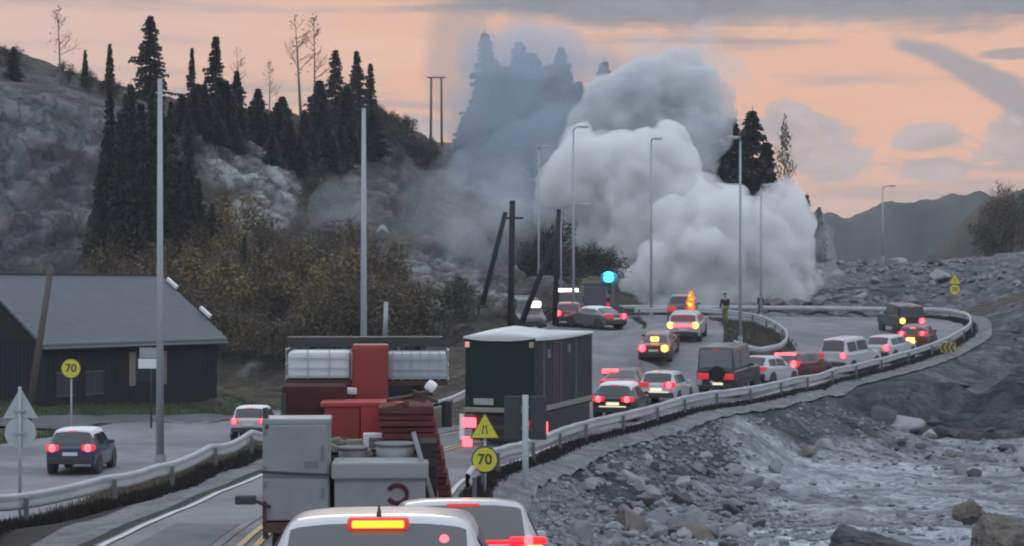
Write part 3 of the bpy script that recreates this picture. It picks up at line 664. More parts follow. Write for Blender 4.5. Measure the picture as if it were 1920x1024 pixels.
# grass along the verges
random.seed(24)
def grass(name, spots, m, hh):
    mb = MB()
    for x, y in spots:
        z = HG(x, y)
        for k in range(7):
            a = rnd(0, 6.28); h = hh * rnd(.5, 1.3); bx = x + rnd(-.25, .25); by = y + rnd(-.25, .25); dx, dy = math.cos(a) * .035, math.sin(a) * .035; lx, ly = rnd(-.5, .5) * h, rnd(-.5, .5) * h
            mb.add([(bx - dx, by - dy, z - .05), (bx + dx, by + dy, z - .05), (bx + lx, by + ly, z + h)], [(0, 1, 2)])
    return tag(mb.build(name, m), kind='stuff')
def not_road(x, y):
    for S in (A, B, Cc, D, E):
        L_, R_ = sampled(S, 2)
        if inside([(p.x, p.y) for p in L_] + [(p.x, p.y) for p in reversed(R_)], np.array([x]), np.array([y]))[0]: return False
    return True
g1 = []
while len(g1) < 1500:
    x, y = rnd(-32, -12), rnd(72, 96)
    if not_road(x, y): g1.append((x, y))
grass('lawn_grass', g1, mat('green_grass', (.075, .092, .040), .8, 0, .4, 2), .22)
g2 = []
while len(g2) < 900:
    x, y = rnd(-12.6, -7.5), rnd(42, 74)
    if x < np.interp(y, [41, 45, 50, 55, 62, 74], [-9.9, -9.4, -8.9, -8.5, -7, -3]) and not_road(x, y): g2.append((x, y))
grass('dry_verge_grass', g2, mat('dry_grass', (.135, .112, .078), .85, 0, .4, 2), .34)
def along(pts, n, w):
    out = []
    for k in range(n):
        i = random.randrange(len(pts) - 1); p = Vector(pts[i]).lerp(Vector(pts[i + 1]), random.random()); out.append((p.x + rnd(-w, w), p.y + rnd(-w, w)))
    return out
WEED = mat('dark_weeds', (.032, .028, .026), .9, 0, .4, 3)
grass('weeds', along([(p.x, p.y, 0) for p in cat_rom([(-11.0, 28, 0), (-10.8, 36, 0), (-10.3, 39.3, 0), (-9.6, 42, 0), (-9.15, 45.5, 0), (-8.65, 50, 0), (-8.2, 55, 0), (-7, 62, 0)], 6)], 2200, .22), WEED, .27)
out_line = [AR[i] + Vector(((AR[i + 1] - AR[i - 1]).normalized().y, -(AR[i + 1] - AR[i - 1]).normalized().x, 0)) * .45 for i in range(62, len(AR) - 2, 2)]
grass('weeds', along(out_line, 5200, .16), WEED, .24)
g3 = []
while len(g3) < 700:
    x, y = rnd(7, 19), rnd(92, 125)
    if not_road(x, y): g3.append((x, y))
grass('island_grass', g3, mat('dull_grass', (.075, .070, .052), .85, 0, .4, 2), .25)

# ------------------------------------------------------------------ rocks
STONE = [mat('grey_blasted_stone', (.185, .195, .21), .9, 0, .4, 2.5, .5, 12), mat('pale_blasted_stone', (.27, .285, .30), .9, 0, .35, 2.5, .5, 12), mat('dark_stone', (.085, .085, .09), .9, 0, .4, 2.5, .5, 12), mat('brown_stone', (.145, .13, .115), .9, 0, .4, 2.5, .5, 12)]
def hull(seed, fl=1.0, n=16):
    rs = random.Random(seed); bm = bmesh.new()
    for k in range(n):
        v = Vector((rs.gauss(0, 1), rs.gauss(0, 1), rs.gauss(0, 1))).normalized(); v = Vector((v.x * rs.uniform(.75, 1.1), v.y * rs.uniform(.6, .95), v.z * rs.uniform(.5, .8) * fl)); bm.verts.new(v)
    r = bmesh.ops.convex_hull(bm, input=bm.verts); bmesh.ops.delete(bm, geom=[x for x in r['geom_interior'] if isinstance(x, bmesh.types.BMVert)], context='VERTS')
    bmesh.ops.bevel(bm, geom=list(bm.edges), offset=.05, segments=1, affect='EDGES')
    bm.verts.index_update(); vs = [v.co.copy() for v in bm.verts]; fs = [tuple(v.index for v in f.verts) for f in bm.faces]; bm.free(); return vs, fs
HULLS = [hull(s, 1.0 if s % 2 else .75) for s in range(12)]
BM = []
for k in range(12):
    for m in STONE: BM.append(MB().add(*HULLS[k]).mesh('boulder', m))
random.seed(31)
def boulder(x, y, s, label, group=None, m=None, z=None, name='boulder'):
    k = random.randrange(12); m = random.choice((0, 0, 0, 1, 1, 2, 3)) if m is None else m
    o = bpy.data.objects.new(name, BM[k * 4 + m]); col.objects.link(o); o.location = (x, y, (HG(x, y) if z is None else z) + s * .22); o.rotation_euler = (rnd(-.4, .4), rnd(-.4, .4), rnd(0, 6.28)); o.scale = (s, s * rnd(.8, 1.1), s * rnd(.75, 1.1))
    return tag(o, label, 'rock', group)
def field(n, xr, yr, sz, label, group, ok=lambda x, y: True, m=None):
    c = 0
    while c < n:
        x, y = rnd(*xr), rnd(*yr)
        if ok(x, y): boulder(x, y, sz[0] * (sz[1] / sz[0]) ** (random.random() ** 2), label, group, m); c += 1
edge = lambda y: np.interp(y, [30, 38, 48, 54, 60.5, 67.5, 74, 81, 95], [-1, -1.4, -1, .5, 2, 4.9, 7.5, 11.3, 18.6])
def big_boulder(x, y, s, z, label, m, seed, sc=(1, 1, 1)):
    bm = bmesh.new(); vs, fs = hull(seed, 1.0, 22); vv = [bm.verts.new(v) for v in vs]
    for f in fs: bm.faces.new([vv[i] for i in f])
    bmesh.ops.triangulate(bm, faces=bm.faces); bmesh.ops.subdivide_edges(bm, edges=list(bm.edges), cuts=5, use_grid_fill=True)
    for v in bm.verts:
        p = v.co * 2.2 + Vector((seed, 0, 0)); d = v.co.normalized(); cv = noise.cell_vector(p * 1.3)
        v.co += d * (.10 * noise.fractal(p, 1, 2, 4) + .07 * (cv.x - .5) + .03 * noise.noise(p * 4))
    me = bpy.data.meshes.new('boulder'); bm.to_mesh(me); bm.free(); me.materials.append(m); o = bpy.data.objects.new('boulder', me); col.objects.link(o)
    o.location = (x, y, z); o.scale = (s * sc[0], s * sc[1], s * sc[2]); return tag(o, label, 'rock')
field(80, (.6, 9), (42, 66), (.25, .75), 'angular grey boulder in the rubble heap below the guard rail', 'boulders in the rubble heap below the rail', lambda x, y: x > edge(y) + 2.2 and x < edge(y) + 8.5 and 1010 < x / y * F + 960 < 1420)
field(24, (8, 24), (62, 86), (.35, .95), 'grey blasted boulder strewn on the gravel yard', 'boulders strewn on the yard', lambda x, y: x > edge(y) + 4.5 and not (60 < y < 72 and x > 11 and random.random() < .8))
field(12, (18, 33), (86, 97), (.5, 1.3), 'large dark boulder on the earth bank under the bend', 'dark boulders under the bend', lambda x, y: x > edge(y) + 4, 2)
field(45, (14, 42), (139, 166), (.5, 1.5), 'boulder in the stony bank behind the far guard rail', 'boulders behind the far rail')
field(12, (30, 46), (92, 128), (.3, .8), 'boulder on the stony slope right of the bend', 'boulders right of the bend', lambda x, y: x > edge(min(y, 95)) + 12 and x > np.interp(y, [100, 109, 117, 126], [24, 29, 33, 35]))
field(24, (-9, 2), (98, 120), (.3, .9), 'pale boulder on the stony bank left of the branch road', 'boulders on the bank left of the road', lambda x, y: not_road(x, y), 1)
big_boulder(8.6, 41.0, 1.15, -6.35, 'big dark boulder at the bottom edge in front of the pale gravel', STONE[2], 61, (1.15, .9, .95))
big_boulder(11.6, 41.0, 1.0, -6.0, 'brown grey boulder in the bottom right corner', STONE[3], 62, (.9, .9, 1.1)); big_boulder(11.35, 42.8, .5, -5.6, 'small brown boulder just behind the corner boulder', STONE[3], 63)
boulder(19.5, 87, 1.5, 'pale slab boulder lying on top of the dark earth bank', None, 1)
for px, py, s, l in [(186, 466, .8, 'white lamp speck below the cliff at the left of the dark spruces'), (496, 378, .5, 'white lamp speck on the pale outcrop'), (470, 446, .45, 'white lamp speck above the golden shrubs'), (716, 440, .9, 'flat white lamp speck right of the second tall lamp post'), (611, 486, .8, 'upright pale lamp speck in the thicket'), (650, 268, 1.6, 'rounded pale rock under the three spruce spires')]:
    p = on_hill(px, py); boulder(p.x, p.y - 1.2, s, l, None, 1, p.z, 'lamp_speck' if s < 1 else 'rock')  # stone shapes added in place of pale lamp heads on the hill
random.seed(32)
def rubble(name, n, f, sz, m):
    mb = MB()
    while n:
        q = f()
        if q is None: continue
        x, y = q; s = sz[0] * (sz[1] / sz[0]) ** random.random(); vs, fs = HULLS[random.randrange(12)]; Rm = Matrix.Rotation(rnd(0, 6.28), 3, 'Z') @ Matrix.Rotation(rnd(-.6, .6), 3, 'X'); z = HG(x, y)
        mb.add([Rm @ (v * s) + Vector((x, y, z + s * .2)) for v in vs], fs); n -= 1
    return tag(mb.build(name, m), kind='stuff')
def rf1():
    x, y = rnd(.6, 30), rnd(38, 96)
    if x < edge(y) + 1.6: return None
    if x > 9 and random.random() < .75: return None
    if y > 85: return None
    if 56 < y < 74 and x > 10 and random.random() < .9: return None
    if y < 46 and x > 4 and random.random() < .8: return None
    return x, y
rubble('small_rubble', 2600, rf1, (.05, .22), STONE[0]); rubble('pale_rubble', 900, rf1, (.05, .18), STONE[1])
def rf2():
    x, y = rnd(13, 44), rnd(138, 168); return x, y
rubble('bank_rubble', 420, rf2, (.2, .6), STONE[0])
def rf3():
    x, y = rnd(24, 46), rnd(84, 130)
    return (x, y) if x > np.interp(y, [84, 96, 102, 109, 117, 126], [17, 22, 26.5, 30.5, 34, 36]) else None
rubble('slope_rubble', 170, rf3, (.08, .3), STONE[2])

# ------------------------------------------------------------------ guard rails
def guard_rail(label, pts, sp=4.0, group='steel guard rails'):
    P = cat_rom([Vector((p[0], p[1], 0)) for p in pts], 10); z = Hs([p.x for p in P], [p.y for p in P])
    for p, q in zip(P, z): p.z = q
    o = empty('guard_rail', label, 'guard rail', P[0].copy(), 0, group); inv = -P[0]
    prof = [(.05, .47), (.012, .50), (.0, .56), (.035, .64), (.035, .67), (.0, .75), (.012, .80), (.05, .83), (.11, .83), (.12, .65), (.11, .48)]
    G = []
    for i, p in enumerate(P):
        t = P[min(i + 1, len(P) - 1)] - P[max(i - 1, 0)]; t.z = 0; t.normalize(); n = Vector((-t.y, t.x, 0))
        G.append([p + inv + n * a + Vector((0, 0, h)) for a, h in prof + prof[:1]])
    MB().grid(G, True).build('beam', STEEL, o)
    acc = sp; c = 0
    for i in range(1, len(P)):
        acc += (P[i] - P[i - 1]).length
        if acc >= sp and c < 90:
            acc = 0; c += 1; q = P[i] + inv; t = (P[i] - P[i - 1]); t.z = 0; t.normalize(); M = Matrix.Rotation(math.atan2(t.y, t.x), 3, 'Z')
            MB().box(q + Vector((t.y * .08, -t.x * .08, .2)), (.07, .10, 1.06), M).build('post', mat('dull_steel_post', (.16, .17, .18), .6, .3, .2, 2), o)
    return o
guard_rail('near guard rail curving along the left shoulder before the truck', [(-11.4, 20), (-11.0, 30), (-10.8, 36), (-10.3, 39.3), (-9.6, 42), (-9.15, 45.5), (-8.65, 50), (-8.2, 55), (-7, 62), (-4.6, 70), (-1.8, 79)])
outer = [p + Vector((t.y, -t.x, 0)) * .42 for p, t in [(AR[i], (AR[i + 1] - AR[i - 1]).normalized()) for i in range(62, len(AR) - 1, 5)]]
guard_rail('long outer guard rail sweeping from the sign post round the bend', outer)
guard_rail('inner guard rail wrapping round the tip of the grassy island', [(8.6, 121), (13.5, 123.3), (16.2, 121.5), (17.1, 118.5), (17.35, 114), (17.1, 108), (15.8, 101.8), (13.6, 98.2), (12.4, 97.2)], 3.0)

# ------------------------------------------------------------------ poles and lamps
def lamp_post(label, px, top, d, arm=1.4, side=1, base=None, head=True, r=.095, group='tall grey street lamps'):
    x = (px - 960) / F * d; zb = (HG(x, d) if base is None else base) - .1; zt = (540 - top) / F * d; h = zt - zb
    o = empty('street_lamp', label, 'street lamp', (x, d, zb), 0, group)
    p = MB().tube([(0, 0, 0), (0, 0, h * .5), (0, 0, h)], [r * 1.15, r * .9, r * .62], 12); p.box((0, 0, .5), (r * 2.6, r * 2.6, .8)); p.build('pole', POST, o)
    if head:
        MB().tube([(0, 0, h - .05), (side * arm * .5, -.1, h + .14), (side * arm, -.2, h + .18)], [.05, .04, .035], 8).build('arm', POST, o)
        hd = MB().rbox((side * (arm + .32), -.22, h + .18), (.75, .28, .13), .05).build('lamp_head', SGREY, o)
        MB().rbox((side * (arm + .36), -.22, h + .105), (.5, .2, .04), .015).build('lens', WHT, hd)
    return o
lamp_post('tallest near lamp post on the verge beside the left road', 300, 148, 59, head=False, r=.125)
lamp_post('tall near lamp post rising behind the load of the truck', 682, 203, 66, head=False, r=.125)
lamp_post('lamp post with its head on a short arm left of the smoke', 1075, 243, 118, .35, 1)
lamp_post('slim lamp post in front of the middle of the smoke', 1221, 265, 123, .1, 1)
lamp_post('dim lamp post at the left margin of the smoke', 1010, 280, 128, .1, 1, r=.08)
lamp_post('lamp post on the grassy island behind the tall off-road car', 1388, 264, 100, .1, -1)
lamp_post('shorter lamp post on the island right of the other island lamp', 1427, 352, 126, .1, 1)
lamp_post('low lamp post with a long arm half lost in the smoke', 1052, 388, 131, 1.5, 1, r=.06)
lamp_post('thin distant lamp post against the far hills', 1655, 352, 175, .6, 1, r=.10)
def wood_pole(label, pts, d, r, m=DWOOD, name='wooden_pole', top=None):
    P = [W(px, py, d) for px, py in pts]; o = empty(name, label, 'pole', P[0]); MB().tube([p - P[0] for p in P], [r, r * .85, r * .8][:len(P)], 9).build('pole', m, o); return o
o = wood_pole('black upright wooden utility pole left of the smoke', [(957, 640), (961, 376)], 101, .20); MB().box((0.12, 0, 7.2), (1.3, .12, .12)).build('crossarm', DWOOD, o)
wood_pole('black slanting prop leaning on the upright wooden pole', [(904, 572), (948, 398)], 100, .16, name='pole_prop')
wood_pole('dark wooden pole right of the upright one', [(1040, 610), (1048, 392)], 106, .17)
wood_pole('long black prop slanting down from the right wooden pole', [(978, 606), (1046, 432)], 103, .18, name='pole_prop')
wood_pole('weathered brown pole leaning beside the dark house', [(52, 790), (96, 500)], 73, .15, WOOD)
wood_pole('pair of short dark stubs behind the truck roof', [(722, 640), (724, 566)], 88, .13, POST, 'chimney_pipe')
o = empty('power_line_frame', 'two legged power line frame on the skyline left of the smoke', 'pylon', W(818, 275, 225))
for s in (-1, 1): MB().tube([(s * .72, 0, -1), (s * .66, 0, 9.0)], [.18, .14], 8).build('leg', WOOD, o)
MB().box((0, 0, 9.0), (2.4, .16, .18)).build('crossarm', WOOD, o)

# ------------------------------------------------------------------ signs
def disc(mb, c, r, t=.02, n=28): return mb.prism([(c[0] + r * math.cos(2 * math.pi * k / n), c[2] + r * math.sin(2 * math.pi * k / n)) for k in range(n)], c[1] - t / 2, c[1] + t / 2)
def tri(mb, c, w, t=.02): h = w * .87; return mb.prism([(c[0] - w / 2, c[2] - h / 3), (c[0] + w / 2, c[2] - h / 3), (c[0], c[2] + h * 2 / 3)], c[1] - t / 2, c[1] + t / 2)
def text(s, size, c, m, parent, name='lettering'):
    cu = bpy.data.curves.new(name, 'FONT'); cu.body = s; cu.size = size; cu.align_x = 'CENTER'; cu.align_y = 'CENTER'; cu.extrude = .004; cu.offset = size * .018
    o = bpy.data.objects.new(name, cu); col.objects.link(o); bpy.context.view_layer.update()
    me = bpy.data.meshes.new_from_object(o.evaluated_get(bpy.context.evaluated_depsgraph_get())); bpy.data.objects.remove(o)
    me.materials.clear(); me.materials.append(m); o = bpy.data.objects.new(name, me); col.objects.link(o); o.parent = parent; o.location = c; o.rotation_euler = (R(90), 0, 0); return o
def yellow_sign(label, px, d, ty, cyy, s, txt='70', base=None, triw=None, group=None):
    x = (px - 960) / F * d; zb = HG(x, d) - .2 if base is None else base; o = empty('road_sign', label, 'road sign', (x, d, zb), 0, group); z = lambda py: (540 - py) / F * d - zb
    topz = z(ty if ty else cyy) + .2; MB().tube([(0, .06, 0), (0, .06, topz)], .035, 8).build('post', POST, o)
    if ty:
        MB(); b = tri(MB(), (0, .012, z(ty)), s * 1.22, .02).build('triangle_border', BLK, o); tri(MB(), (0, -.004, z(ty)), s * 1.08, .018).build('triangle_face', YEL, o)
        w = MB()   # road narrows symbol
        for q in (-1, 1): w.box((q * s * .09, -.016, z(ty) - s * .08), (s * .05, .006, s * .17)); w.box((q * s * .055, -.016, z(ty) + s * .11), (s * .045, .006, s * .17), Matrix.Rotation(q * -.12, 3, 'Y'))
        w.build('symbol', BLK, o)
    disc(MB(), (0, .012, z(cyy)), s * .53, .02).build('round_border', BLK, o); disc(MB(), (0, -.004, z(cyy)), s * .48, .018).build('round_face', YEL, o)
    if txt: text(txt, s * .58, (0, -.017, z(cyy)), BLK, o, 'number')
    return o
yellow_sign('yellow triangle warning sign above a round 70 sign beside the trailer', 909, 43, 806, 862, .63)
yellow_sign('single round yellow sign on a thin post by the left road', 133, 70, None, 691, .78, '70')
yellow_sign('small distant yellow triangle and round sign beyond the bend', 1790, 140, 526, 543, .85, '70', -1.4)
o = empty('road_sign', 'grey back of a triangle sign over a round sign at the left edge', 'road sign', (-11.55, 40.6, -5.9)); z = lambda py: (540 - py) / F * 40.6 + 5.9
MB().tube([(0, -.05, 0), (0, -.05, z(725))], .04, 8).build('post', POST, o); tri(MB(), (0, 0, z(765)), .82).build('triangle_plate', SGREY, o); disc(MB(), (0, 0, z(812)), .37).build('round_plate', SGREY, o)
for py in (770, 812): MB().box((0, -.085, z(py)), (.3, .03, .05)).build('clamp', POST, o)
o = empty('twin_panel_sign', 'two dark sign panels on one grey post beside the trailer', 'road sign', (.365, 47.2, -6.5)); z = lambda py: (540 - py) / F * 47.2 + 6.5
MB().tube([(0, 0, -.1), (0, 0, z(741))], .085, 12).build('post', mat('pale_post', (.36, .39, .39), .6, 0, .2, 1), o)
for s in (-1, 1): MB().rbox((s * .35, .06, z(784)), (.46, .07, 1.2), .02).build('panel', mat('dark_panel', (.035, .038, .043), .6), o)
for h in (.3, -.3): MB().box((0, .1, z(784) + h), (1.0, .03, .05)).build('bracket', POST, o)
o = empty('direction_sign', 'two stacked pale plates on a dark post in front of the dark house', 'road sign', W(283, 790, 76)); z = lambda py: -(py - 790) / F * 76
MB().tube([(0, .05, -.3), (0, .05, z(650))], .045, 8).build('post', BLK, o); MB().rbox((0, 0, z(662)), (1.0, .03, .46), .01).build('upper_plate', mat('grey_lettered_plate', (.30, .32, .335), .6, 0, .5, 6), o); MB().rbox((-.03, -.01, z(682)), (1.05, .03, .42), .01).build('lower_plate', WHT, o)
o = empty('chevron_sign', 'yellow chevron marker fixed outside the rail at the bend', 'road sign', (26.9, 106.6, H(26.9, 106.6) - .2), R(-25))
MB().tube([(0, .05, 0), (0, .05, 1.0)], .04, 8).build('post', POST, o); MB().rbox((0, 0, .72), (.95, .03, .62), .01).build('panel', mat('faded_yellow', (.42, .33, .09), .6), o)
cv = MB()
for k in (-1, 0, 1):
    for q in (-1, 1): cv.box((k * .28, -.022, .72 + q * .13), (.11, .008, .34), Matrix.Rotation(q * .6, 3, 'Y'))
cv.build('chevron', BLK, o)
o = empty('marker_sign', 'tiny yellow marker board on the stony bank behind the truck', 'road sign', W(850, 590, 104)); MB().tube([(0, .03, -.3), (0, .03, 1.1)], .03, 6).build('post', POST, o); MB().rbox((0, 0, .85), (.34, .03, .55), .01).build('panel', mat('pale_yellow', (.50, .50, .25), .6), o)

# ------------------------------------------------------------------ house
hc = Vector((-23.1, 85.2, 0)); ax = Vector((6.9, 9.0, 0)).normalized(); ay = Vector((-ax.y, ax.x, 0)); HL, HWd = 11.5, 10.0
hz = -5.8; o = empty('dark_house', 'low dark timber house with a grey blue roof by the left road', 'house', hc + Vector((0, 0, hz)), math.atan2(ax.y, ax.x))
zE, zR = 3.15, 6.35
HWM = mat('dark_timber_boards', (.022, .023, .027), .8, 0, .25, 2, .2, 8); ROOFM = mat('slate_blue_roof', (.092, .104, .124), .6, 0, .25, 1.2, .25, 14)
w = MB(); w.add([(0, 0, -.6), (HL, 0, -.6), (HL, HWd, -.6), (0, HWd, -.6), (0, 0, zE), (HL, 0, zE), (HL, HWd, zE), (0, HWd, zE), (0, HWd / 2, zR - .12), (HL, HWd / 2, zR - .12)], [(0, 1, 5, 4), (2, 3, 7, 6), (1, 2, 6, 9, 5), (3, 0, 4, 8, 7), (0, 3, 2, 1)])
for k in range(1, 38): w.box((k * .3, -.012, zE / 2), (.05, .024, zE))
for k in range(1, 32): w.box((-.012, k * .31, zE / 2), (.024, .05, zE))
w.build('wall', HWM, o)
rf = MB(); sl_ = (zR - zE) / (HWd / 2); ov = .45; og = .35
for s in (0, 1):
    y0, y1 = (-ov, HWd / 2) if s == 0 else (HWd + ov, HWd / 2); ze = zE - sl_ * ov
    a = [(-og, y0, ze), (HL + og, y0, ze), (HL + og, y1, zR), (-og, y1, zR)]; rf.add(a + [(x, y, zz + .16) for x, y, zz in a], [(0, 1, 2, 3), (4, 7, 6, 5), (0, 4, 5, 1), (1, 5, 6, 2), (3, 2, 6, 7), (0, 3, 7, 4)])
    for k in range(0, 26):
        t0 = k / 26; t1 = t0 + .012; q = [(-og, y0 + (y1 - y0) * t, ze + (zR - ze) * t + .16) for t in (t0, t1)]
        rf.add([q[0], (HL + og,) + q[0][1:], (HL + og, q[1][1], q[1][2] + .035), (q[1][0], q[1][1], q[1][2] + .035)], [(0, 1, 2, 3)])
roof = rf.build('roof', ROOFM, o)
MB().box((HL / 2, HWd / 2, zR + .17), (HL + .8, .3, .1)).build('ridge_cap', mat('dark_ridge', (.05, .055, .065), .7), roof)
MB().tube([(-og, -ov - .06, zE - .33), (HL + og, -ov - .06, zE - .33)], .07, 6).build('gutter', mat('grey_gutter', (.12, .125, .13), .5), roof)
for q in (.12, .62): MB().rbox((HL + og + .02, HWd / 2 - (HWd / 2 + ov) * q - .3, zR - (zR - zE) * q + .1), (.16, .95, .2), .03, Matrix.Rotation(R(32), 3, 'X')).build('verge_board', WHT, roof)
wd = MB().box((6.6, -.03, 1.65), (1.6, .05, 1.5)).build('window', GLASS, o)
for s in (-1, 1): MB().box((6.6 + s * 1.05, -.05, 1.6), (.42, .06, 1.75)).build('shutter', mat('faded_wood_trim', (.20, .165, .145), .8), wd)
for xx in (1.3, 3.1): f = MB().box((xx, -.025, 1.0), (1.1, .04, 1.1)).build('window', mat('dim_window', (.045, .047, .05), .2), o); MB().box((xx, -.05, 1.0), (.05, .02, 1.1)).box((xx, -.05, 1.58), (1.2, .02, .07)).box((xx, -.05, .42), (1.2, .02, .07)).build('frame', WOOD, f)
# ------------------------------------------------------------------ cars
# station: y, top height, half width of the top, half width at the belt, bottom height
def stations(kind, Hh, Wd, L):
    if kind == 'hatch': s = [(0, .90, .70, .86, .42), (.05, .97, .72, .93, .30), (.52, .965 * Hh, .70, .97, .22), (.9, .992 * Hh, .72, 1, .2), (1.7, Hh, .73, 1, .2), (2.4, .965 * Hh, .70, 1, .2), (3.15, 1.02, .78, .98, .2), (3.7, .93, .74, .96, .22), (4.1, .80, .66, .90, .28), (4.25, .62, .58, .8, .36)]
    if kind == 'sedan': s = [(0, .93, .74, .86, .42), (.05, 1.0, .78, .93, .30), (.50, 1.03, .78, .96, .22), (1.25, .965 * Hh, .66, .98, .2), (1.6, .99 * Hh, .68, 1, .2), (2.2, Hh, .70, 1, .2), (2.75, .965 * Hh, .68, 1, .2), (3.45, 1.0, .78, .98, .2), (4.1, .88, .72, .95, .22), (4.5, .62, .6, .82, .36)]
    if kind in ('suv', 'van'): s = [(0, 1.04, .74, .88, .48), (.04, 1.12, .76, .95, .38), (.30, .965 * Hh, .72, .98, .3), (.7, .99 * Hh, .74, 1, .28), (1.8, Hh, .75, 1, .28), (2.6, .97 * Hh, .72, 1, .28), (3.2, 1.16, .80, .98, .28), (3.8, 1.06, .77, .96, .28), (4.3, .9, .68, .9, .34), (4.42, .7, .6, .82, .44)]
    if kind == 'box': s = [(0, 1.25, .84, .94, .6), (.03, 1.3, .86, .98, .5), (.12, .97 * Hh, .84, .99, .46), (.4, .995 * Hh, .86, 1, .44), (1.5, Hh, .86, 1, .44), (2.5, .985 * Hh, .84, 1, .44), (2.85, 1.32, .86, .98, .44), (3.6, 1.26, .84, .97, .44), (4.1, 1.2, .8, .95, .46), (4.16, .9, .76, .9, .55)]
    return [(y * L / s[-1][0], h, t * Wd, b * Wd, z) for y, h, t, b, z in s]
def sect(st, Wd, zb):
    y, zt, wt, wb, zl = st; zb_ = min(zb, zt - .10); W2 = wb
    return [(0, zt + .025), (.55 * wt, zt + .02), (.9 * wt, zt - .005), (wt + .02, zt - .06), (W2 * .965, zb_), (W2, zb_ - .10), (W2 * .99, zl + .12), (W2 * .9, zl)]
def cr1(P, t):
    i = min(int(t), len(P) - 2); f = t - i; a, b, c, d = P[max(i - 1, 0)], P[i], P[i + 1], P[min(i + 2, len(P) - 1)]
    return tuple((.5 * ((2 * b_) + (c_ - a_) * f + (2 * a_ - 5 * b_ + 4 * c_ - d_) * f * f + (3 * b_ - a_ - 3 * c_ + d_) * f ** 3)) * .55 + .45 * (b_ + (c_ - b_) * f) for a_, b_, c_, d_ in zip(a, b, c, d))
class Shape:
    def __init__(s, kind, Hh, Wd, L, zb): s.st = stations(kind, Hh, Wd, L); s.W = Wd; s.zb = zb; s.nt = len(s.st) - 1
    def P(s, t, u):
        st = cr1(s.st, t); sec = sect(st, s.W, s.zb); a, z = cr1(sec, min(abs(u), 6.999)); return Vector((math.copysign(a, u), st[0], z))
    def N(s, t, u):
        e = .02; a = s.P(min(t + e, s.nt - .001), u) - s.P(max(t - e, 0), u); b = s.P(t, min(u + e, 6.99)) - s.P(t, max(u - e, -6.99)); n = b.cross(a)
        c = s.P(t, u) - Vector((0, s.st[s.nt // 2][0], .7))
        n = n.normalized() if n.length else Vector((0, 0, 1)); return n if n.dot(c) > 0 else -n
    def body(s):
        ts = [i / 4 for i in range(s.nt * 4)] + [s.nt - .001]; uu = [i / 3 for i in range(-21, 22)]
        G = [[s.P(t, u) for u in uu] for t in ts]; mb = MB().grid(G)
        for r, c in ((0, -1), (-1, 1)):
            row = G[r]; ctr = Vector((0, row[0].y, .6)); vs = [ctr] + row; mb.add(vs, [(0, i, i + 1) for i in range(1, len(row))] + [(0, len(row), 1)])
        lo = MB(); return mb
    def patch(s, mb, t0, t1, u0, u1, off=.008, n=5, m=7):
        G = [[s.P(t0 + (t1 - t0) * i / n, u0 + (u1 - u0) * j / m) + s.N(t0 + (t1 - t0) * i / n, u0 + (u1 - u0) * j / m) * off for j in range(m + 1)] for i in range(n + 1)]
        mb.grid(G); return mb
CACHE = {}
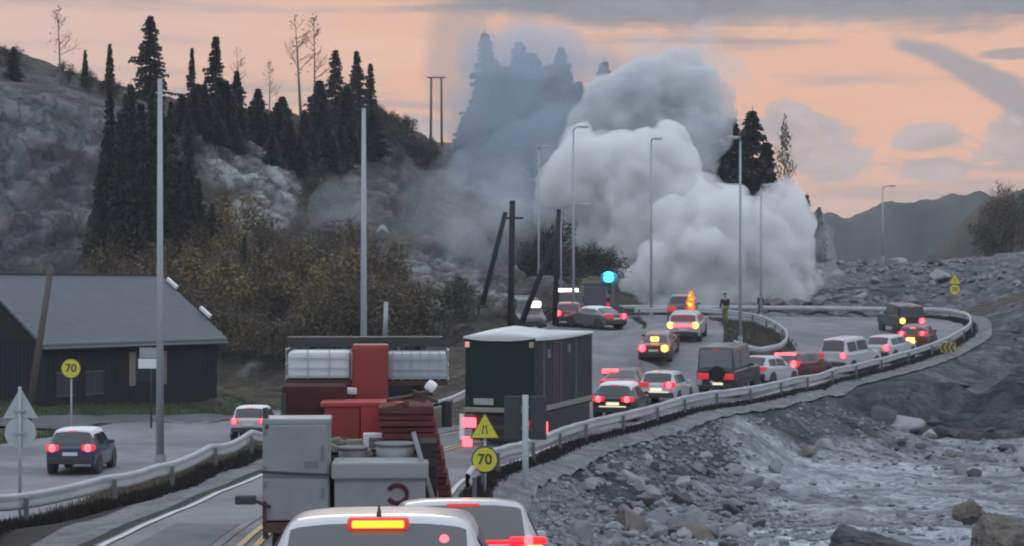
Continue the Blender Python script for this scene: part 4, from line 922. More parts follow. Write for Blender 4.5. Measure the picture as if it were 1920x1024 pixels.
def car(name, label, kind, pm, x, y, head, size=(1.46, .90, 4.25), roof=None, glassy=GLASS, left=RED, right=RED, brake=None, plate=PLATE, bump=None, group=None, zoff=.075, wheel=.32, lamp=(.56, .29), lampz=.88, rear_only=False, extra=None):
    Hh, Wd, L = size; th = R(head); fw = Vector((math.sin(th), math.cos(th)))
    z0 = H(x, y) + zoff; z1 = H(x + fw.x * 3.5, y + fw.y * 3.5) + zoff
    o = empty(name, label, {'box': 'off-road car', 'van': 'van'}.get(kind, 'car'), (x, y, z0), -th, group, math.atan2(z1 - z0, 3.5))
    zb = {'hatch': .95, 'sedan': .97, 'suv': 1.08, 'van': 1.10, 'box': 1.28}[kind]
    key = (kind, size, zb)
    S = CACHE.setdefault(key, Shape(kind, Hh, Wd, L, zb))
    body = S.body().build('body', pm, o)
    ri = {'sedan': 3}.get(kind, 2); fi = 6 if kind == 'sedan' else 5
    if roof: S.patch(MB(), ri - .16, fi + .1, -3.3, 3.3, .008, 14, 14).build('roof', roof, body)
    g_ = MB(); S.patch(g_, ri - .88, ri - .10, -2.45, 2.45, .012, 6, 10); rw = g_.build('rear_window', glassy, o)
    S.patch(MB(), fi + .12, fi + .9, -2.4, 2.4, .012, 6, 10).build('windscreen', glassy, o)
    for s in (-1, 1):
        mid = (ri + fi) / 2 + .1
        for a, b in ((ri + .1, mid - .05), (mid + .05, fi + .05)): S.patch(MB(), a, b, s * 3.2, s * 3.88, .010, 4, 3).build('side_window', glassy, o)
        q = S.P(fi + .35, s * 4); MB().rbox((q.x + s * .10, q.y - .1, q.z + .06), (.2, .1, .13), .04).build('side_mirror', pm, o)
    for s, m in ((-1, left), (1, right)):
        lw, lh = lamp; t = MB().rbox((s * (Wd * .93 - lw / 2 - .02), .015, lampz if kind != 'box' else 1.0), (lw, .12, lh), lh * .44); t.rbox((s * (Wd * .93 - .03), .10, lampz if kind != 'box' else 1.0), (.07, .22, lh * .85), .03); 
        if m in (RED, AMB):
            tl = t.build('tail_lamp', LENS_HALO if m is RED else ALENS_HALO, o); cz = lampz if kind != 'box' else 1.0  # oversized glowing lens puts the lamp's halo into the shape
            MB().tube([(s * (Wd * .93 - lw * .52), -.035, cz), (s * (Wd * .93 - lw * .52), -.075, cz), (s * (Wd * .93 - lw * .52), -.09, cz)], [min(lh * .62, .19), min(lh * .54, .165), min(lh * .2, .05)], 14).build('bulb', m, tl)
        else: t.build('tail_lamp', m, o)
    q = S.P(ri - .05, 0)
    MB().rbox((0, q.y - .03, q.z - .015), (.34, .05, .045), .015).build('brake_lamp', brake or REDD, o)
    MB().rbox((0, -.02, .50), (Wd * 1.75, .16, .24), .05).build('bumper', bump or BLK, o); MB().rbox((0, L - .02, .48), (Wd * 1.6, .14, .22), .05).build('bumper', bump or BLK, o)
    MB().rbox((0, -.035 if kind != 'box' else -.05, .74), (.52, .03, .125), .008).build('number_plate', plate, o)
    for yy in (.80, L - .82):
        for s in (-1, 1):
            w = MB(); M = Matrix.Rotation(R(90), 3, 'Y'); n = 20; pr = [(wheel * .62, -.1), (wheel * .93, -.105), (wheel, -.06), (wheel, .06), (wheel * .93, .105), (wheel * .62, .1)]
            G = [[Vector((s * (Wd - .10) + a * s, yy + r * math.cos(6.2832 * k / n), wheel + r * math.sin(6.2832 * k / n))) for r, a in pr] for k in range(n + 1)]
            w.grid(G); wo_ = w.build('wheel', RUB, o)
            rm = MB()
            for k in range(5): rm.box((s * (Wd - .03), yy, wheel), (.03, wheel * 1.2, .07), Matrix.Rotation(6.2832 * k / 5, 3, 'X'))
            rm.tube([(s * (Wd - .16), yy, wheel), (s * (Wd - .045), yy, wheel)], wheel * .62, 16); rm.build('rim', RIM, wo_)
            ar = MB(); ar.tube([(s * (Wd - .25), yy, wheel + .02), (s * (Wd + .004), yy, wheel + .02)], wheel + .06, 18); ar.build('wheel_arch', BLK, o)
    if extra: extra(o, S)
    return o
PW = paint('white', (.47, .48, .51)); PS = paint('silver', (.40, .415, .44), .35); PN = paint('navy', (.018, .032, .080)); PK = paint('black', (.026, .027, .03)); PR = paint('dark_red', (.13, .022, .026)); PG = paint('grey', (.11, .113, .12)); PB = paint('beige', (.33, .31, .28)); PRD = paint('bright_red', (.30, .035, .04))
def near_white(o, S):
    q = S.P(2.25, .0); MB().add([q + Vector(v) for v in [(-.02, -.06, 0), (.02, -.06, 0), (.012, .10, 0), (-.012, .10, 0), (-.006, -.02, .075), (.006, -.02, .075)]], [(0, 1, 5, 4), (1, 2, 5), (2, 3, 4, 5), (3, 0, 4)]).build('roof_antenna', BLK, o)
    q = S.P(1.9, 0); MB().rbox((0, q.y - .035, q.z + .005), (.44, .07, .10), .03).build('lit_brake_strip', REDD, o); 
    MB().rbox((0, q.y - .075, q.z + .005), (.37, .03, .052), .02).build('lamp_strip', BRK, o)
    q = S.P(1.68, 1.45); MB().tube([q, q + Vector((0, -.03, .01))], [.035, .03], 14).build('red_glass_glint', RED, o)  # glowing disc added on the glass for a red light showing in it
    q = S.P(1.15, 0); q2 = S.P(1.5, 1.2); MB().tube([q + Vector((0, -.02, .02)), q2 + Vector((0, -.02, .02))], .012, 6).build('rear_wiper', BLK, o)
SMOKED = mat('smoked_glass', (.075, .08, .088), .15, 0, .12, 2, coat=.2)
car('parked_car', 'white hatchback nearest the camera with its high brake strip lit', 'hatch', PW, -.93, 11.7, -2, (1.43, .92, 4.3), None, SMOKED, extra=near_white, zoff=.07)
def silver_x(o, S):
    MB().tube([(.02, .02, 1.17), (.02, -.06, 1.16), (.02, -.07, 1.16)], [.075, .07, .03], 14).build('indicator_lamp', AMB, o)
    MB().rbox((0, -.045, 1.02), (1.4, .05, .045), .02).build('light_bar', LENS_HALO, o)
    q = S.P(1.5, 2.75); MB().rbox((.70, -.05, .955), (.16, .07, .06), .028).build('amber_lamp', AMB, o)
car('parked_car', 'silver hatchback between the near white car and the loaded truck', 'hatch', PS, -.46, 17.2, -4, (1.44, .88, 4.2), None, SMOKED, extra=silver_x, zoff=.06, lampz=1.03, lamp=(.36, .085))
car('parked_car', 'dark blue car with a white roof on the left side road', 'hatch', PN, -15.5, 60.6, -2, (1.56, .90, 4.2), WHT, left=RED, right=RED, zoff=.09, lamp=(.42, .22), lampz=.95)
car('parked_car', 'white roofed car far along the left road beside the truck', 'hatch', PW, -11.75, 77, 0, (1.5, .88, 4.2), WHT, zoff=.07, lamp=(.36, .2), lampz=.9)
lit = mat('lit_plate', (.7, .68, .5), .4, 0, .05, 2, emit=(1, .93, .62), es=.75)
def glow_plate(w):
    def f(o, S): MB().rbox((0, -.06, .55), (w, .04, .20), .05).build('plate_lamp', lit, o)
    return f
car('parked_car', 'dark hatchback with a pale roof edge right of the trailer', 'hatch', PK, 4.02, 69, 14, (1.5, .88, 4.1), WHT, plate=lit, lamp=(.46, .2), lampz=.92, extra=glow_plate(1.1))
car('parked_car', 'white hatchback with a glowing plate between the dark car and off-road car', 'hatch', PW, 6.35, 76.2, 17, (1.5, .90, 4.2), None, left=REDD, right=RED, plate=lit, lamp=(.5, .24), lampz=.95, extra=glow_plate(1.15))
car('parked_car', 'low black car with its high brake lamp lit beyond the trailer', 'sedan', PK, 4.75, 77.5, 12, (1.42, .90, 4.4), None, left=REDD, right=REDD, extra=lambda o, S: MB().rbox((-.5, S.P(2.9, 0).y - .1, 1.34), (.75, .08, .2), .06).build('lit_brake_lamp', RED, o))
def jeep(o, S):
    MB().tube([(.1, -.16, 1.12), (.1, -.02, 1.12)], .38, 20).build('spare_wheel', RUB, o)
    MB().rbox((-.82, -.08, .72), (.34, .06, .26), .05).build('tail_lamp_cover', PB, o); MB().rbox((.12, -.07, .60), (.52, .04, .22), .04).build('plate_lamp', lit, o)
    S.patch(MB(), 2.02, 2.9, -2.3, 2.3, .01).build('roof_panel', PK, o)
car('off_road_car', 'tall dark off-road car with a spare wheel and pale rear window', 'box', PK, 9.75, 82.6, 25, (2.38, .98, 4.3), None, mat('hazy_window', (.16, .17, .185), .3), left=REDD, right=REDD, wheel=.42, extra=jeep)
car('parked_car', 'white hatchback half hidden by the tall off-road car', 'hatch', PW, 12.1, 87.6, 33, (1.5, .9, 4.2), None, left=RED, right=REDD, lamp=(.3, .2))
def bigbrake(o, S): q = S.P(1.9, 0); MB().rbox((-.15, q.y - .07, q.z - .06), (1.25, .08, .2), .06).build('lit_brake_lamp', RED, o)
car('parked_car', 'dark red saloon with wide lit brake lamp in the bend queue', 'hatch', PR, 14.5, 92, 36, (1.46, .9, 4.3), None, left=REDD, right=RED, lamp=(.5, .3), extra=bigbrake)
def pick(o, S): MB().rbox((-.75, -.06, .62), (.3, .05, .2), .04).build('fog_lamp', lit, o); S.patch(MB(), .05, .98, -2.9, 2.9, .004).build('tailgate', PB, o)
car('white_van', 'white van with a beige tailgate and dark rear window in the bend', 'van', PW, 18.0, 97, 38, (1.92, .93, 4.5), None, left=REDD, right=RED, lamp=(.34, .28), lampz=1.0, extra=pick)
car('parked_car', 'white hatchback with a big dark rear window behind the van', 'hatch', PW, 21.5, 102, 36, (1.5, .9, 4.2), None, left=REDD, right=RED, lamp=(.34, .34))
car('parked_car', 'dark red car with lamps lit and an amber flash at the bend', 'suv', PR, 24.7, 106.6, 22, (1.62, .96, 4.3), None, left=RED, right=RED, brake=RED, lamp=(.5, .22), lampz=1.25, extra=lambda o, S: MB().rbox((-.1, -.08, .78), (.5, .08, .42), .15).build('amber_lamp', AMB, o))
car('dark_van', 'dark boxy van at the far end of the bend queue', 'box', PK, 26.6, 115, -8, (2.0, .92, 4.3), None, left=AMB, right=RED, lamp=(.36, .4))
car('parked_car', 'dark saloon with a red left lamp and amber right lamp on the branch road', 'sedan', PR, 7.55, 92, 13, (1.40, .88, 4.3), None, left=RED, right=AMB, lamp=(.42, .32), lampz=.86, extra=lambda o, S: MB().rbox((.0, .55, 1.25), (.44, .1, .24), .09).build('high_brake_lamp', AMB, o))
car('silver_suv', 'pale silver car with amber indicators and red strip on the branch road', 'suv', PS, 9.7, 98, 12, (1.62, .98, 4.4), None, mat('red_lit_window', (.2, .05, .06), .3), left=AMB, right=AMB, lamp=(.4, .3), lampz=1.0, extra=lambda o, S: MB().rbox((0, -.06, .98), (1.2, .05, .13), .04).build('red_strip', RED, o))
car('grey_van', 'grey van with an orange lamp flare on the right at the top of the branch road', 'van', PG, 10.65, 109, 10, (1.75, .9, 4.4), PB, left=REDD, right=REDD, extra=lambda o, S: (MB().tube([(.62, -.06, .62), (.68, -.06, .95), (.58, -.06, 1.3), (.68, -.06, 1.6), (.62, -.06, 1.9), (.66, -.06, 2.02)], [.10, .24, .30, .26, .16, .04], 12).build('amber_flare', ALENS_HALO, o), MB().tube([(.62, -.10, .80), (.66, -.13, 1.0), (.58, -.14, 1.25), (.66, -.13, 1.5), (.60, -.12, 1.72), (.64, -.1, 1.86)], [.05, .13, .20, .17, .09, .02], 12).build('amber_lamp', AMB, o)))  # flame-shaped glowing blobs model the flare of the orange lamp
car('parked_car', 'low grey car with a white roof on the link road', 'sedan', PG, 6.55, 108.5, -35, (1.40, .9, 4.4), WHT, left=REDD, right=RED)
car('parked_car', 'bright red car with a pinkish lit tail above the trailer roof', 'hatch', PRD, 3.65, 111.5, 3, (1.5, .95, 4.2), None, left=RED, right=RED, lamp=(.4, .3))
def vanbar(o, S): MB().rbox((-.2, .5, 2.1), (1.5, .16, .24), .06).build('lit_roof_sign', WLAMP, o)
car('dark_van', 'dark van with a long lit roof bar behind the red car', 'van', PK, 4.0, 118.5, 3, (2.0, .95, 4.5), None, left=REDD, right=REDD, extra=vanbar)
car('dark_van', 'dark vehicle with one yellow lamp lit beside the wooden poles', 'van', PK, .55, 112, 170, (1.9, .95, 4.4), None, extra=lambda o, S: MB().rbox((-.1, 4.4, 1.8), (.75, .25, .4), .12).build('headlamp', WLAMP, o))

# ------------------------------------------------------------------ emergency truck with a blue beacon
EX, EY = 6.0, 125; ez = H(EX, EY) + .08
o = empty('emergency_truck', 'emergency truck with a tan ladder rack and blue beacon before the smoke', 'fire engine', (EX, EY, ez), R(-6))
VIO = mat('dark_violet_paint', (.055, .045, .06), .5); TAN = mat('tan_metal', (.21, .175, .12), .6)
MB().rbox((0, 3.2, 1.55), (2.3, 6.0, 1.9), .08).build('body', VIO, o); MB().rbox((0, .16, 1.6), (1.7, .06, 1.4), .03).build('rear_shutter', mat('violet_shutter', (.085, .07, .10), .5), o)
MB().rbox((0, 7.2, 1.5), (2.3, 1.7, 2.1), .2).build('cab', VIO, o); MB().rbox((0, .05, .68), (2.35, .25, .24), .05).build('bumper', STEEL, o)
lad = MB()
for s in (-.5, .5): lad.box((s, 3, 2.95), (.08, 6.4, .14))
for k in range(12): lad.box((0, .1 + k * .54, 2.95), (1.0, .06, .06))
for yy in (.3, 5): lad.box((0, yy, 2.7), (1.9, .1, .35))
lad.build('ladder_rack', TAN, o)
for s in (-1, 1):
    MB().rbox((s * .95, .1, 1.9), (.3, .1, .9), .04).build('locker_edge', TAN, o); MB().rbox((s * .95, .06, .95), (.24, .08, .3), .03).build('tail_lamp', REDD, o)
    for yy in (1.5, 6.2): MB().tube([(s * 1.12, yy, .45), (s * .8, yy, .45)], .46, 18).build('wheel', RUB, o)
bc = MB(); bc.tube([(1.02, .2, 2.6), (1.02, .2, 2.68), (1.02, .2, 2.9), (1.02, .2, 3.12), (1.02, .2, 3.28), (1.02, .2, 3.36)], [.38, .54, .62, .58, .4, .05], 20); bc.build('beacon', BHALO, o); MB().tube([(1.02, -.42, 2.72), (1.02, -.52, 2.74), (1.02, -.57, 2.95), (1.02, -.52, 3.16), (1.02, -.42, 3.18)], [.15, .34, .40, .34, .15], 16).build('beacon_lamp', BLUE, o); MB().box((1.02, .2, 2.2), (.3, .3, .9)).build('beacon_mount', BLK, o)  # large glowing dome stands in for the halo round the beacon lamp

# ------------------------------------------------------------------ loaded flatbed truck
TX, TY = -2.33, 25.0; tz = H(TX, TY) + .06; zf = tz
TR = Vector((TX, TY, tz)); TH = R(3.0); TP = math.atan2(zf - tz, 8)
TM = Matrix.Translation(TR) @ Matrix.Rotation(TH, 4, 'Z') @ Matrix.Rotation(TP, 4, 'X')
def TW(x, y, z): return TM @ Vector((x, y, z))
o = empty('flatbed_truck', 'red flatbed truck piled with boxes and tanks ahead of the near cars', 'truck', TR, TH, None, TP)
DR = mat('dark_red_truck_paint', (.10, .022, .026), .5, 0, .2, 2); RUSTY = mat('rusty_brown_boards', (.085, .055, .043), .85, 0, .4, 3, .3)
MB().box((0, 3.6, .98), (2.5, 7.3, .14)).build('bed', RUSTY, o)
MB().box((-.42, 4.2, .72), (.14, 8.6, .3)).box((.42, 4.2, .72), (.14, 8.6, .3)).box((0, .0, .6), (2.3, .12, .22)).build('chassis', DR, o)
for s in (-1, 1):
    MB().box((s * 1.245, 3.6, 1.18), (.05, 7.3, .36)).build('side_board', DR, o)
    for yy in ((.15, 3.4, 5.6) if s < 0 else ()): MB().box((s * 1.24, yy, 1.75), (.075, .09, 1.9)).build('stake', mat('dark_stake', (.04, .042, .047), .6), o)
    for yy in (1.5, 2.6): MB().tube([(s * 1.22, yy, .5), (s * .7, yy, .5)], .5, 22).build('wheel', RUB, o)
    MB().tube([(s * 1.22, 8.4, .5), (s * .85, 8.4, .5)], .5, 22).build('wheel', RUB, o)
    MB().rbox((s * 1.02, -.1, .62), (.42, .1, .2), .03).build('tail_lamp', RED if s > 0 else REDD, o)
    MB().tube([(s * 1.2, 7.7, 2.2), (s * 1.45, 7.7, 2.25)], .03, 6).rbox((s * 1.5, 7.7, 2.05), (.2, .12, .5), .04).build('side_mirror', BLK, o)
MB().box((0, 6.35, 3.47), (2.80, .5, .17)).box((-.95, 6.35, 2.2), (.1, .1, 2.4)).box((.95, 6.35, 2.2), (.1, .1, 2.4)).build('load_rack', BLK, o); MB().box((0, 7.35, 1.95), (2.46, .1, 2.0)).build('headboard', mat('dark_headboard', (.05, .052, .058), .7), o)
cab = MB().rbox((0, 8.5, 1.75), (2.4, 1.9, 2.5), .16).build('cab', DR, o); MB().rbox((0, 7.53, 2.35), (1.5, .04, .6), .02).build('rear_window', GLASS, cab)
MB().rbox((0, 8.2, 3.12), (2.55, 1.3, .16), .06).build('roof_deflector', BLK, cab)
mf = MB().tube([(-1.15, -.05, 1.28), (-1.42, -.12, 1.40)], .025, 6).rbox((-1.50, -.14, 1.40), (.30, .12, .13), .03); mf.build('marker_bracket', BLK, o)
def item(name, label, cat, x, y, z, rz=0.0, group=None):
    i = empty(name, label, cat, TW(x, y, z), TH + rz, group, TP); return i
BZ = 1.055
CABM = mat('grey_cabinet_enamel', (.225, .235, .245), .5, 0, .34, 2.2, .08, 6); CABD = mat('grey_cabinet_dark', (.15, .155, .165), .6, 0, .15, 2)
i = item('grey_cabinet', 'tall grey cabinet strapped on the rear left of the truck bed', 'cabinet', -.80, .42, BZ, .02)
MB().rbox((0, 0, .73), (.97, .72, 1.36), .03).build('carcass', CABM, i); MB().rbox((-.01, -.37, 1.03), (.93, .04, .74), .02).build('upper_door', CABM, i); MB().rbox((.0, -.37, .32), (.93, .04, .60), .02).build('lower_door', CABM, i)
MB().rbox((0, 0, 1.44), (1.0, .75, .10), .03).build('top_panel', mat('blue_grey_top', (.21, .25, .265), .5), i); MB().box((0, -.40, .70), (1.0, .02, .035), Matrix.Rotation(R(3), 3, 'Y')).box((.492, 0, .68), (.02, .8, .035)).build('strap', BLK, i)
MB().rbox((-.42, -.395, 1.38), (.05, .03, .06), .01).build('latch', BLK, i); MB().rbox((.38, -.41, 1.0), (.03, .03, .22), .01).build('handle', CABD, i); MB().rbox((.38, -.41, .42), (.03, .03, .16), .01).build('handle', CABD, i)
for h in (1.3, .78, .55, .1): MB().rbox((-.45, -.395, h), (.05, .03, .08), .008).build('hinge', CABD, i)
MB().rbox((.22, -.393, .83), (.2, .006, .10), .002).build('rating_plate', CABD, i)
i = item('metal_box', 'grey lidded metal box with a dark red ring mark on the truck', 'box', .42, .35, BZ)
MB().rbox((0, 0, .32), (1.32, .72, .64), .03).build('body', CABM, i); MB().rbox((0, -.01, .74), (1.40, .78, .24), .03).build('lid', mat('box_lid', (.25, .265, .275), .5, 0, .15, 2), i)
tb = MB(); tb.tube([(.25 + .14 * math.cos(a), -.372, .40 + .13 * math.sin(a)) for a in np.linspace(R(-150), R(150), 20)], .034, 6); tb.build('ring_mark', mat('ring_red', (.085, .02, .025), .7), i)
MB().rbox((0, -.372, .60), (1.30, .012, .02), .004).rbox((0, -.372, .06), (1.30, .012, .02), .004).build('rim_fold', CABD, i)
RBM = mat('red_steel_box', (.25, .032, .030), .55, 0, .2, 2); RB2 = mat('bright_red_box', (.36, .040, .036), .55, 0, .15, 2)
i = item('red_cabinet', 'tall narrow red cabinet standing between the two white tanks', 'cabinet', .13, 5.2, BZ); MB().rbox((0, 0, 1.20), (.62, .6, 2.4), .03).build('carcass', RBM, i); MB().rbox((0, -.31, 1.25), (.55, .03, 2.2), .02).build('door', RBM, i)
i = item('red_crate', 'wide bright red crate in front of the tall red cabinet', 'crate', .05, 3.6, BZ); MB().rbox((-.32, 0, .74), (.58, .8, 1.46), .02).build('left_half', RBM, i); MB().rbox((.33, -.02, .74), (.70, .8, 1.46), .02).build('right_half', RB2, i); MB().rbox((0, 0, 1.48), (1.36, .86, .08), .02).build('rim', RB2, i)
i = item('junk_pile', 'dark heap of brown scrap and planks in front of the red crate', 'scrap', -.1, 2.1, BZ); q = MB(); random.seed(51)
for k in range(26): q.rbox((rnd(-1.0, .45), rnd(-.5, .5), .35 + rnd(0, .62)), (rnd(.25, 1.3), rnd(.08, .3), rnd(.04, .12)), .01, Matrix.Rotation(rnd(-.25, .25), 3, 'Y') @ Matrix.Rotation(rnd(-.6, .6), 3, 'Z'))
q.rbox((-.2, 0, .22), (1.9, 1.2, .42), .03); q.build('planks', mat('dark_scrap_wood', (.055, .05, .045), .85, 0, .5, 3), i)
q = MB()
for k in range(9): q.rbox((rnd(-1.0, .5), rnd(-.6, -.2), .8 + rnd(0, .25)), (rnd(.12, .3), .14, rnd(.07, .15)), .02, Matrix.Rotation(rnd(-.5, .5), 3, 'Y'))
q.build('scraps', mat('pale_scrap', (.22, .20, .175), .8, 0, .4, 4), i)
i = item('framed_board', 'small white framed board lying under the bright red crate', 'panel', .42, 2.3, 2.02); MB().rbox((0, 0, 0), (.64, .1, .26), .02).build('frame', WHT, i); MB().rbox((.03, -.06, -.02), (.52, .02, .16), .01).build('inset', CABD, i)
i = item('board_stack', 'stack of dark red brown boards on the right of the truck', 'boards', 1.0, 3.2, BZ); random.seed(52); q = MB()
for k in range(15): w = 1.06 - k * .014; q.rbox((-.02 * (k % 2) - .016 * k, rnd(-.06, .06), .06 + k * .1), (w * rnd(.95, 1.0), 2.4, rnd(.075, .095)), .008, Matrix.Rotation(rnd(-.012, .012), 3, 'Y'))
q.build('boards', mat('red_brown_boards', (.115, .038, .036), .8, 0, .5, 2.5, .3), i)
q = MB()
for k in range(5): q.rbox((rnd(-.4, .3), -1.0, 1.5 + rnd(0, .2)), (rnd(.2, .5), .3, .06), .01, Matrix.Rotation(rnd(-.5, .5), 3, 'Y'))
q.build('loose_boards', RUSTY, i)
i = item('brown_bundle', 'dark red brown bundle under the left white tank', 'bundle', -.78, 4.3, BZ); MB().rbox((0, 0, .88), (1.06, .9, 1.74), .05).build('bundle', mat('maroon_bundle', (.065, .026, .028), .8, 0, .35, 3), i)
TANK = mat('white_tank_plastic', (.62, .65, .67), .4, 0, .1, 1.5); TANK2 = mat('cloudy_tank_plastic', (.38, .42, .45), .4, 0, .15, 1.5)
def ibc(label, x, y, z, m, bars):
    i = item('liquid_tank', label, 'tank', x, y, z, 0, None); i.scale = (1, 1, .76); MB().rbox((0, 0, .32), (1.08, .95, .62), .08).build('bottle', m, i); q = MB()
    for k in range(bars): xx = -.56 + 1.12 * k / (bars - 1); q.box((xx, -.51, .34), (.014, .016, .7))
    for h in (.04, .25, .48, .68): q.box((0, -.51, h), (1.14, .016, .014))
    for s in (-1, 1):
        for h in (.04, .35, .68): q.box((s * .57, 0, h), (.022, 1.02, .022))
    q.build('cage', POST, i); MB().box((0, 0, -.06), (1.12, 1.0, .11)).build('pallet', RUSTY, i)
i = item('dark_crate', 'dark slatted crate at the right rear corner of the truck bed', 'crate', 1.12, .9, BZ); MB().rbox((0, 0, .55), (.26, .9, 1.1), .02).build('crate_body', mat('dark_crate_wood', (.035, .03, .03), .8), i)
for h in (.2, .5, .8): MB().box((0, -.46, h), (.27, .02, .12)).build('slat', mat('dark_slat', (.055, .04, .04), .8), i)
ibc('white liquid tank on the left of the truck load', -.76, 5.5, BZ + 1.80, TANK, 4); ibc('cloudy caged liquid tank on the right of the truck load', .92, 5.6, BZ + 1.77, TANK2, 8)
MB().rbox(TW(-.3, 5.0, BZ + 1.60), (.42, .3, .12), .03).build('white_tray', WHT).__setitem__('label', 'small white tray beside the left white tank'); bpy.data.objects['white_tray']['category'] = 'tray'
def bucket(label, x, y, z, r, h, m):
    i = item('bucket', label, 'bucket', x, y, z); MB().tube([(0, 0, 0), (0, 0, h)], [r * .85, r], 18).build('pail', m, i); MB().tube([(0, 0, h - .03), (0, 0, h + .01)], r * 1.04, 18).build('rim', CABD, i)
bucket('pale plastic bucket behind the metal box on the right', .62, 1.05, BZ + .62, .30, .42, mat('dull_white_bucket', (.26, .27, .275), .5)); bucket('dim grey bucket behind the metal box on the left', -.02, 1.1, BZ + .6, .22, .38, mat('grey_bucket', (.15, .15, .145), .5))
MB().box(TW(.3, 1.0, BZ + .3), (1.5, .7, .6)).build('black_chest', mat('black_chest_paint', (.03, .032, .036), .6)); tag(bpy.data.objects['black_chest'], 'black chest under the buckets behind the metal box', 'chest')
MB().tube([TW(.90, .15, BZ + 1.28), TW(1.22, -.02, BZ + .2)], .036, 8).build('grey_pipe', mat('grey_pipe', (.20, .22, .24), .5)); tag(bpy.data.objects['grey_pipe'], 'grey pipe leaning diagonally at the right rear of the truck', 'pipe')
MB().rbox(TW(1.18, 4.2, BZ + 1.72), (.18, .6, .16), .06, Matrix.Rotation(R(35), 3, 'Y')).build('white_roll', WHT); tag(bpy.data.objects['white_roll'], 'white roll hanging over the top right edge of the board stack', 'roll')

# ------------------------------------------------------------------ box trailer
BX, BY, BH = -.42, 59.0, R(17.5); bz = H(BX, BY) + .09; bf = H(BX + 2.2, BY + 7) + .09
o = empty('box_trailer', 'dark green box trailer with a sagging white tarpaulin roof', 'trailer', (BX, BY, bz), -BH, None, math.atan2(bf - bz, 7.3))
GRN = mat('dark_green_tarpaulin', (.015, .027, .026), .85, 0, .15, 1.2, .1, 5); SIDE = mat('grey_side_curtain', (.044, .042, .043), .85, 0, .25, 1.2, .15, 4); MAR = mat('maroon_door', (.034, .016, .022), .6)
TLn = 7.6; Z0, Z1 = 1.05, 3.70
MB().rbox((0, TLn / 2, (Z0 + Z1) / 2), (2.5, TLn, Z1 - Z0), .03).build('box_body', SIDE, o)
MB().rbox((0, -.012, (Z0 + Z1) / 2), (2.46, .05, Z1 - Z0 - .02), .02).build('rear_door', GRN, o)
G = []
for a in range(-3, 31):
    row = []; u = min(max(a / 28, 0), 1)
    for b in range(-2, 19):
        v = min(max(b / 16, 0), 1); e = min(v, 1 - v) * 2; x = (v - .5) * 2.56; yy = -.06 + u * (TLn + .1); f = min(1, u * 5, (1 - u) * 9)
        zz = Z1 + .03 + .34 * (e ** .55) * (.6 + .4 * math.sin(u * 4.2 + 1.0)) * (.35 + .65 * f)
        hang = 0.0
        if a < 0: yy -= .03; hang = -a / 3 * (.06 + .20 * math.sin(math.pi * v) ** .7)
        if a > 28: hang = (a - 28) * .05
        if b < 0 or b > 16: x += math.copysign(.025, x); hang = max(hang, (-b if b < 0 else b - 16) * (.05 + .03 * math.sin(u * 3 + .6)))
        row.append((x, yy, zz - hang))
    G.append(row)
MB().grid(G).build('roof_tarpaulin', mat('white_tarpaulin', (.52, .54, .555), .5, 0, .12, 1.2, .2, 3), o)
for yy, w, m in ((1.05, .08, SGREY), (2.7, .5, MAR), (3.2, .06, SGREY), (5.2, .06, SGREY), (2.35, .05, SGREY)): MB().box((1.262, yy, (Z0 + Z1) / 2 - .05), (.03, w, Z1 - Z0 - .25)).build('side_door' if m is MAR else 'side_rail', m if m is MAR else mat('dull_rail', (.12, .125, .13), .5), o)
for yy, zz in ((1.7, 3.1), (4.3, 3.2)): MB().rbox((1.262, yy, zz), (.03, .34, .3), .03).build('side_label', mat('faint_label', (.14, .15, .16), .6), o)
MB().box((1.25, TLn / 2, 1.22), (.08, TLn, .18)).build('side_skirt', mat('pale_skirt', (.21, .22, .23), .5), o); MB().rbox((1.21, TLn / 2 + .3, .72), (.05, TLn - 1.2, .72), .02).build('side_guard', BLK, o); MB().rbox((0, .35, .55), (2.2, .06, .8), .02).build('mud_flap', BLK, o); MB().box((0, TLn / 2, .95), (1.9, TLn - .4, .3)).build('chassis', BLK, o)
MB().rbox((-.1, -.1, 1.22), (2.3, .16, .16), .03).build('rear_beam', mat('tan_beam', (.24, .225, .18), .6), o); MB().rbox((-.55, -.09, 1.50), (.72, .05, .22), .02).build('rear_plate', mat('dim_plate', (.30, .31, .30), .6), o)
MB().rbox((0, -.05, .62), (2.4, .12, .14), .03).build('bumper', BLK, o)
for s in (-1, 1):
    MB().rbox((s * 1.15, -.06, Z1 - .25), (.16, .08, .2), .05).build('marker_lamp', mat('pale_red_marker', (.5, .25, .22), .4, emit=(1, .45, .4), es=.45) if s < 0 else mat('pale_amber_marker', (.35, .3, .22), .4), o)
    for yy in (1.6, 2.7, 5.8): MB().tube([(s * 1.2, yy, .48), (s * .8, yy, .48)], .48, 20).build('wheel', RUB, o)
MB().rbox((-1.05, -.14, .78), (.5, .1, .34), .06).build('tail_lamp', RED, o); MB().rbox((-1.32, -.14, .62), (.16, .06, .9), .02).build('reflector_board', WHT, o); MB().rbox((-1.12, -.15, .12), (.34, .1, .36), .06).build('tail_lamp', RED, o)
MB().rbox((1.05, -.12, .78), (.4, .1, .2), .06).build('tail_lamp', REDD, o)
MB().rbox((1.25, 1.2, .55), (.10, .5, .4), .1).build('side_lamp', RED, o); MB().rbox((1.22, .4, .40), (.10, .5, .22), .05).build('side_reflector', mat('cream_lamp', (.5, .42, .33), .4, emit=(1, .8, .55), es=.35), o)

